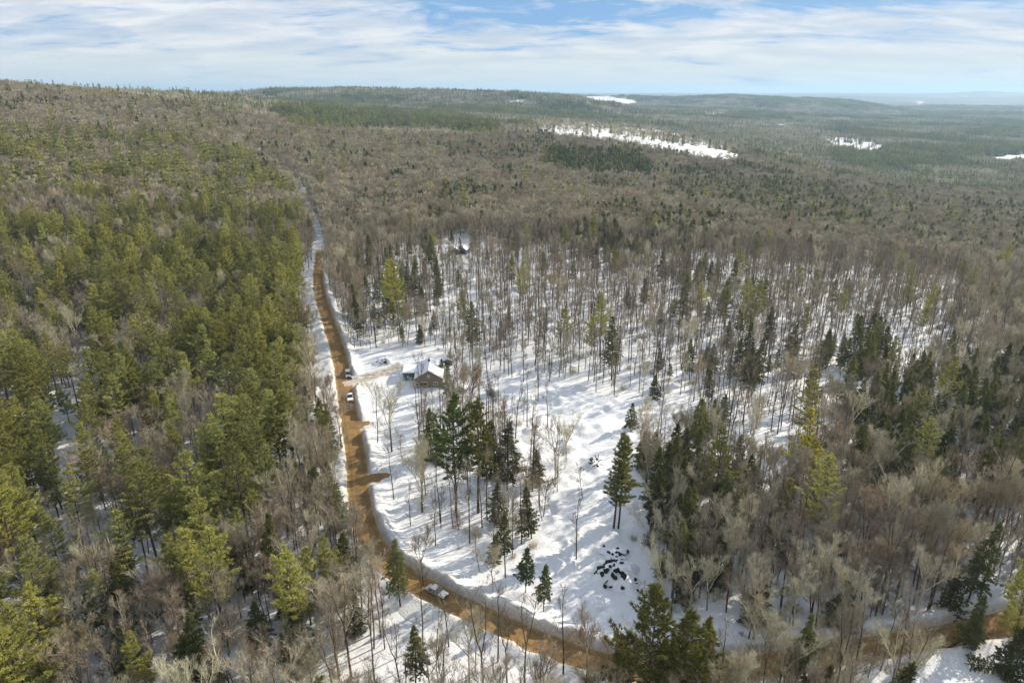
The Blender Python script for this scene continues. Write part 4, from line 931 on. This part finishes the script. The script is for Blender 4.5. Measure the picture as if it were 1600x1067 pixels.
def vehicle(px, py, rz, paint, kind, label):
    x, y = hit(px, py); z = float(T([x], [y])[0]) + .17; e = empty(kind, (x, y, z), rz); L = 4.9 if kind != 'pickup_truck' else 5.6; w = .95
    hgt = {'suv': 1.75, 'pickup_truck': 1.85, 'car': 1.45}[kind]; bel = hgt * .56
    prof = [(-L / 2, .38), (-L / 2 + .05, bel * .9), (-L / 2 + .2, bel), (L / 2 - 1.3, bel), (L / 2 - .35, bel * .86), (L / 2, bel * .62), (L / 2, .35)]
    b = MB(); b.prism([(a, q) for a, q in prof], -w, w, 'y'); b.build('body', paint, e, bevel=.06)
    c0, c1 = {'suv': (-L / 2 + .1, L / 2 - 1.35), 'pickup_truck': (-L / 2 + 2.1, L / 2 - 1.5), 'car': (-L / 2 + .8, L / 2 - 1.4)}[kind]
    s0 = .15 if kind != 'car' else .7; s1_ = .75; wi = w - .04; wt = w - .22
    pts = [(c0, -wi, bel + .003), (c1, -wi, bel + .003), (c1, wi, bel + .003), (c0, wi, bel + .003), (c0 + s0, -wt, hgt), (c1 - s1_, -wt, hgt), (c1 - s1_, wt, hgt), (c0 + s0, wt, hgt)]
    MB().add(pts, [(0, 3, 2, 1), (4, 5, 6, 7), (0, 1, 5, 4), (1, 2, 6, 5), (2, 3, 7, 6), (3, 0, 4, 7)]).build('window', M['glass'], e)
    MB().box(c0 + s0 - .03, c1 - s1_ + .05, -wt - .03, wt + .03, hgt + .003, hgt + .06).build('roof', paint, e, bevel=.02)
    pl = MB()
    for a in (c0 + s0 * .5, (c0 + c1) / 2, c1 - s1_ * .62):
        for sg in (-1, 1):
            yb, yt = sg * (wi + .004), sg * (wt + .012); pl.add([(a - .05, yb, bel), (a + .05, yb, bel), (a + .05, yt, hgt), (a - .05, yt, hgt), (a - .05, yb - sg * .03, bel), (a + .05, yb - sg * .03, bel), (a + .05, yt - sg * .03, hgt), (a - .05, yt - sg * .03, hgt)], [(0, 1, 2, 3), (4, 7, 6, 5), (0, 4, 5, 1), (1, 5, 6, 2), (2, 6, 7, 3), (3, 7, 4, 0)])
    pl.build('pillar', paint, e)
    if kind == 'pickup_truck':
        MB().box(-L / 2 + .15, c0 - .1, -w + .15, w - .15, bel + .004, bel + .03).build('cargo_bed', M['snow'], e)
    for a in (-L / 2 + .95, L / 2 - .95):
        for sg in (-1, 1):
            t_ = MB().cyl((a, sg * (w - .12) - .11, .36), .36, .22, 'y', 16).build('wheel', M['tyre'], e); MB().cyl((a, sg * (w - .12) - .12, .36), .2, .24, 'y', 10).build('rim', M['rim'], t_)
    for sg in (-1, 1):
        MB().box(L / 2 - .12, L / 2 + .02, sg * .68 - .2, sg * .68 + .2, bel * .62, bel * .8).build('headlight', M['lamp'], e)
        MB().box(-L / 2 - .02, -L / 2 + .1, sg * .78 - .12, sg * .78 + .12, bel * .6, bel * .88).build('taillight', M['redlamp'], e)
        MB().box(c1 - .75, c1 - .55, sg * (w + .11) - .1, sg * (w + .11) + .1, bel + .02, bel + .16).build('mirror', paint, e)
    MB().box(L / 2 - .02, L / 2 + .03, -.45, .45, bel * .5, bel * .78).build('grille', M['dark'], e)
    tag(e, label, {'suv': 'suv', 'pickup_truck': 'pickup truck', 'car': 'car'}[kind]); return e
def roadang(px, py):
    x, y = hit(px, py); i = int(np.argmin(np.hypot(ROAD[:, 0] - x, ROAD[:, 1] - y))); i = min(max(i, 2), len(ROAD) - 3); d = ROAD[i + 2] - ROAD[i - 2]; return math.atan2(d[1], d[0])
vehicle(544, 588, roadang(544, 588) + math.pi, M['silver'], 'suv', 'silver sport utility vehicle on the dirt road at the driveway mouth')
vehicle(547, 624, roadang(547, 624) + math.pi, M['whitepaint'], 'pickup_truck', 'white pickup parked against the snowbank below the driveway')
vehicle(682, 928, roadang(682, 928) + math.pi, M['silver'], 'car', 'silver car driving round the bend beside the snowbank')
def lumpy(rad, hgt, seed, n=40, m=14):
    """snow-mound mesh: a dome with an uneven skirt"""
    V = [(0, 0, hgt)]; Fs = []
    for j in range(1, m + 1):
        q = j / m
        for i in range(n):
            a = 6.2832 * i / n; rr = rad * q * (1 + .18 * math.sin(3 * a + seed) + .1 * math.sin(7 * a + seed * 2)); x, y = rr * math.cos(a), rr * math.sin(a)
            V.append((x, y, hgt * (1 - q ** 2.2) * (1 + .3 * float(vnoise(np.array([x * .9 + seed]), np.array([y * .9]), 3)[0])) - .25 * q))
    for i in range(n): Fs.append((0, 1 + i, 1 + (i + 1) % n))
    for j in range(m - 1):
        for i in range(n): a, b = 1 + j * n + i, 1 + j * n + (i + 1) % n; Fs.append((a, a + n, b + n, b))
    mb = MB(); mb.add(V, Fs); return mb
def rockmesh(mb, c, r, seed):
    rr = np.random.default_rng(seed); import bmesh
    bm = bmesh.new(); bmesh.ops.create_icosphere(bm, subdivisions=2, radius=1)
    s = rr.uniform(.7, 1.3, 3); V = []
    for v in bm.verts:
        k = 1 + .25 * math.sin(v.co.x * 3 + seed) + .2 * math.cos(v.co.y * 4 + seed * 2); V.append((c[0] + v.co.x * r * s[0] * k, c[1] + v.co.y * r * s[1] * k, c[2] + v.co.z * r * s[2] * k * .8))
    Fs = [tuple(v.index for v in f.verts) for f in bm.faces]; bm.free(); return mb.add(V, Fs)
def heap(px, py, rad, hgt, nrock, spots, label, seed, rr_=.45, logs=0):
    x, y = hit(px, py); e = empty('snow_heap', (x, y, g1(x, y)), 0); tag(e, label, 'heap'); r = np.random.default_rng(seed)
    lumpy(rad, hgt, seed).build('snow_cover', M['snow'], e, smooth=True)
    for i in range(nrock):
        a = r.uniform(*spots); q = r.uniform(.25, .98) * rad; h = hgt * (1 - (q / rad) ** 2.2)
        rockmesh(MB(), (q * math.cos(a), q * math.sin(a), h + .02), rr_ * r.uniform(.5, 1.2), seed * 31 + i).build('boulder', M['rock'], e)
    for i in range(logs):
        a = r.uniform(*spots); q = r.uniform(.3, .9) * rad; d = np.array([math.cos(a), math.sin(a), .25]); c = np.array([q * math.cos(a), q * math.sin(a), hgt * .7 * (1 - q / rad) + .2])
        t = d + r.normal(0, .5, 3); V, Fa = tube([c - t * .9, c, c + t * .9], [.14, .12, .08], 6); MB().add(V.tolist(), Fa.tolist()).build('branch', M['rock'], e)
    return e
heap(968, 903, 5.0, 3.0, 46, (1.0, 5.6), 'snow-capped heap of dark boulders and stumps at the foot of the clearing', 5, .46, 14)
heap(960, 868, 3.0, .5, 11, (0, 6.28), 'scatter of dark stones poking from shaded snow above the boulder heap', 6, .32, 2)
heap(930, 727, 2.2, .7, 4, (0, 6.28), 'small dark brush heap left of the double-trunked pine', 8, .3, 14)
heap(600, 566, 3.5, 2.1, 5, (3.9, 5.4), 'rounded snow-capped woodpile with dark gaps beside the driveway', 9, .38, 3)
heap(880, 690, 1.8, .5, 3, (0, 6.28), 'low snow lump with a few dark stones in mid clearing', 12, .25, 1)
# fallen things in the bottom right corner
x, y = hit(1535, 1040); e = place_tree('hemlock', PR_H[3], x - 2.5, y, g1(x, y) + .5, .55, 0, 'dark hemlock top lying on open snow in the bottom right corner', None); e.rotation_euler = (R(4), R(86), R(-12)); e['label'] = 'dark hemlock top lying on open snow in the bottom right corner'
def log(pa, pb, r0, label):
    a, b = hit(*pa), hit(*pb); P = [(*a, g1(*a) + .25), ((a[0] + b[0]) / 2, (a[1] + b[1]) / 2 + .3, g1((a[0] + b[0]) / 2, (a[1] + b[1]) / 2) + .45), (*b, g1(*b) + .3)]
    mb = MB(); V, Fa = tube(P, [r0, r0 * .8, r0 * .4], 8); mb.add(V.tolist(), Fa.tolist()); r = np.random.default_rng(int(pa[0]))
    for i in range(6):
        q = r.uniform(.3, .95); c = np.array(P[0]) * (1 - q) + np.array(P[2]) * q; t = np.array([r.normal(0, 1), r.normal(0, 1), r.uniform(.1, .8)]); V, Fa = tube([c, c + t * .8, c + t * 1.5], [.05, .03, .01], 4); mb.add(V.tolist(), Fa.tolist())
    return tag(mb.build('fallen_trunk', M['bark'], None, smooth=True), label, 'fallen trunk')
log((1445, 1040), (1500, 1003), .22, 'long fallen trunk slanting across snow below the lower road')
log((1460, 1010), (1475, 1020), .14, 'short fallen trunk under the long one below the lower road')
# ------------------------------------------------------------------ haze
hm, hn, ho = newmat('haze'); pv = N(hn, 'ShaderNodeVolumePrincipled'); pv.inputs['Color'].default_value = (.52, .76, 1, 1)
pv.inputs['Density'].default_value = 7.2e-5; pv.inputs['Anisotropy'].default_value = .2; hn.links.new(pv.outputs[0], ho.inputs['Volume'])
hz = MB().box(-40000, 40000, -3000, 32000, -260, 260).build('haze', hm); tag(hz, kind='stuff')
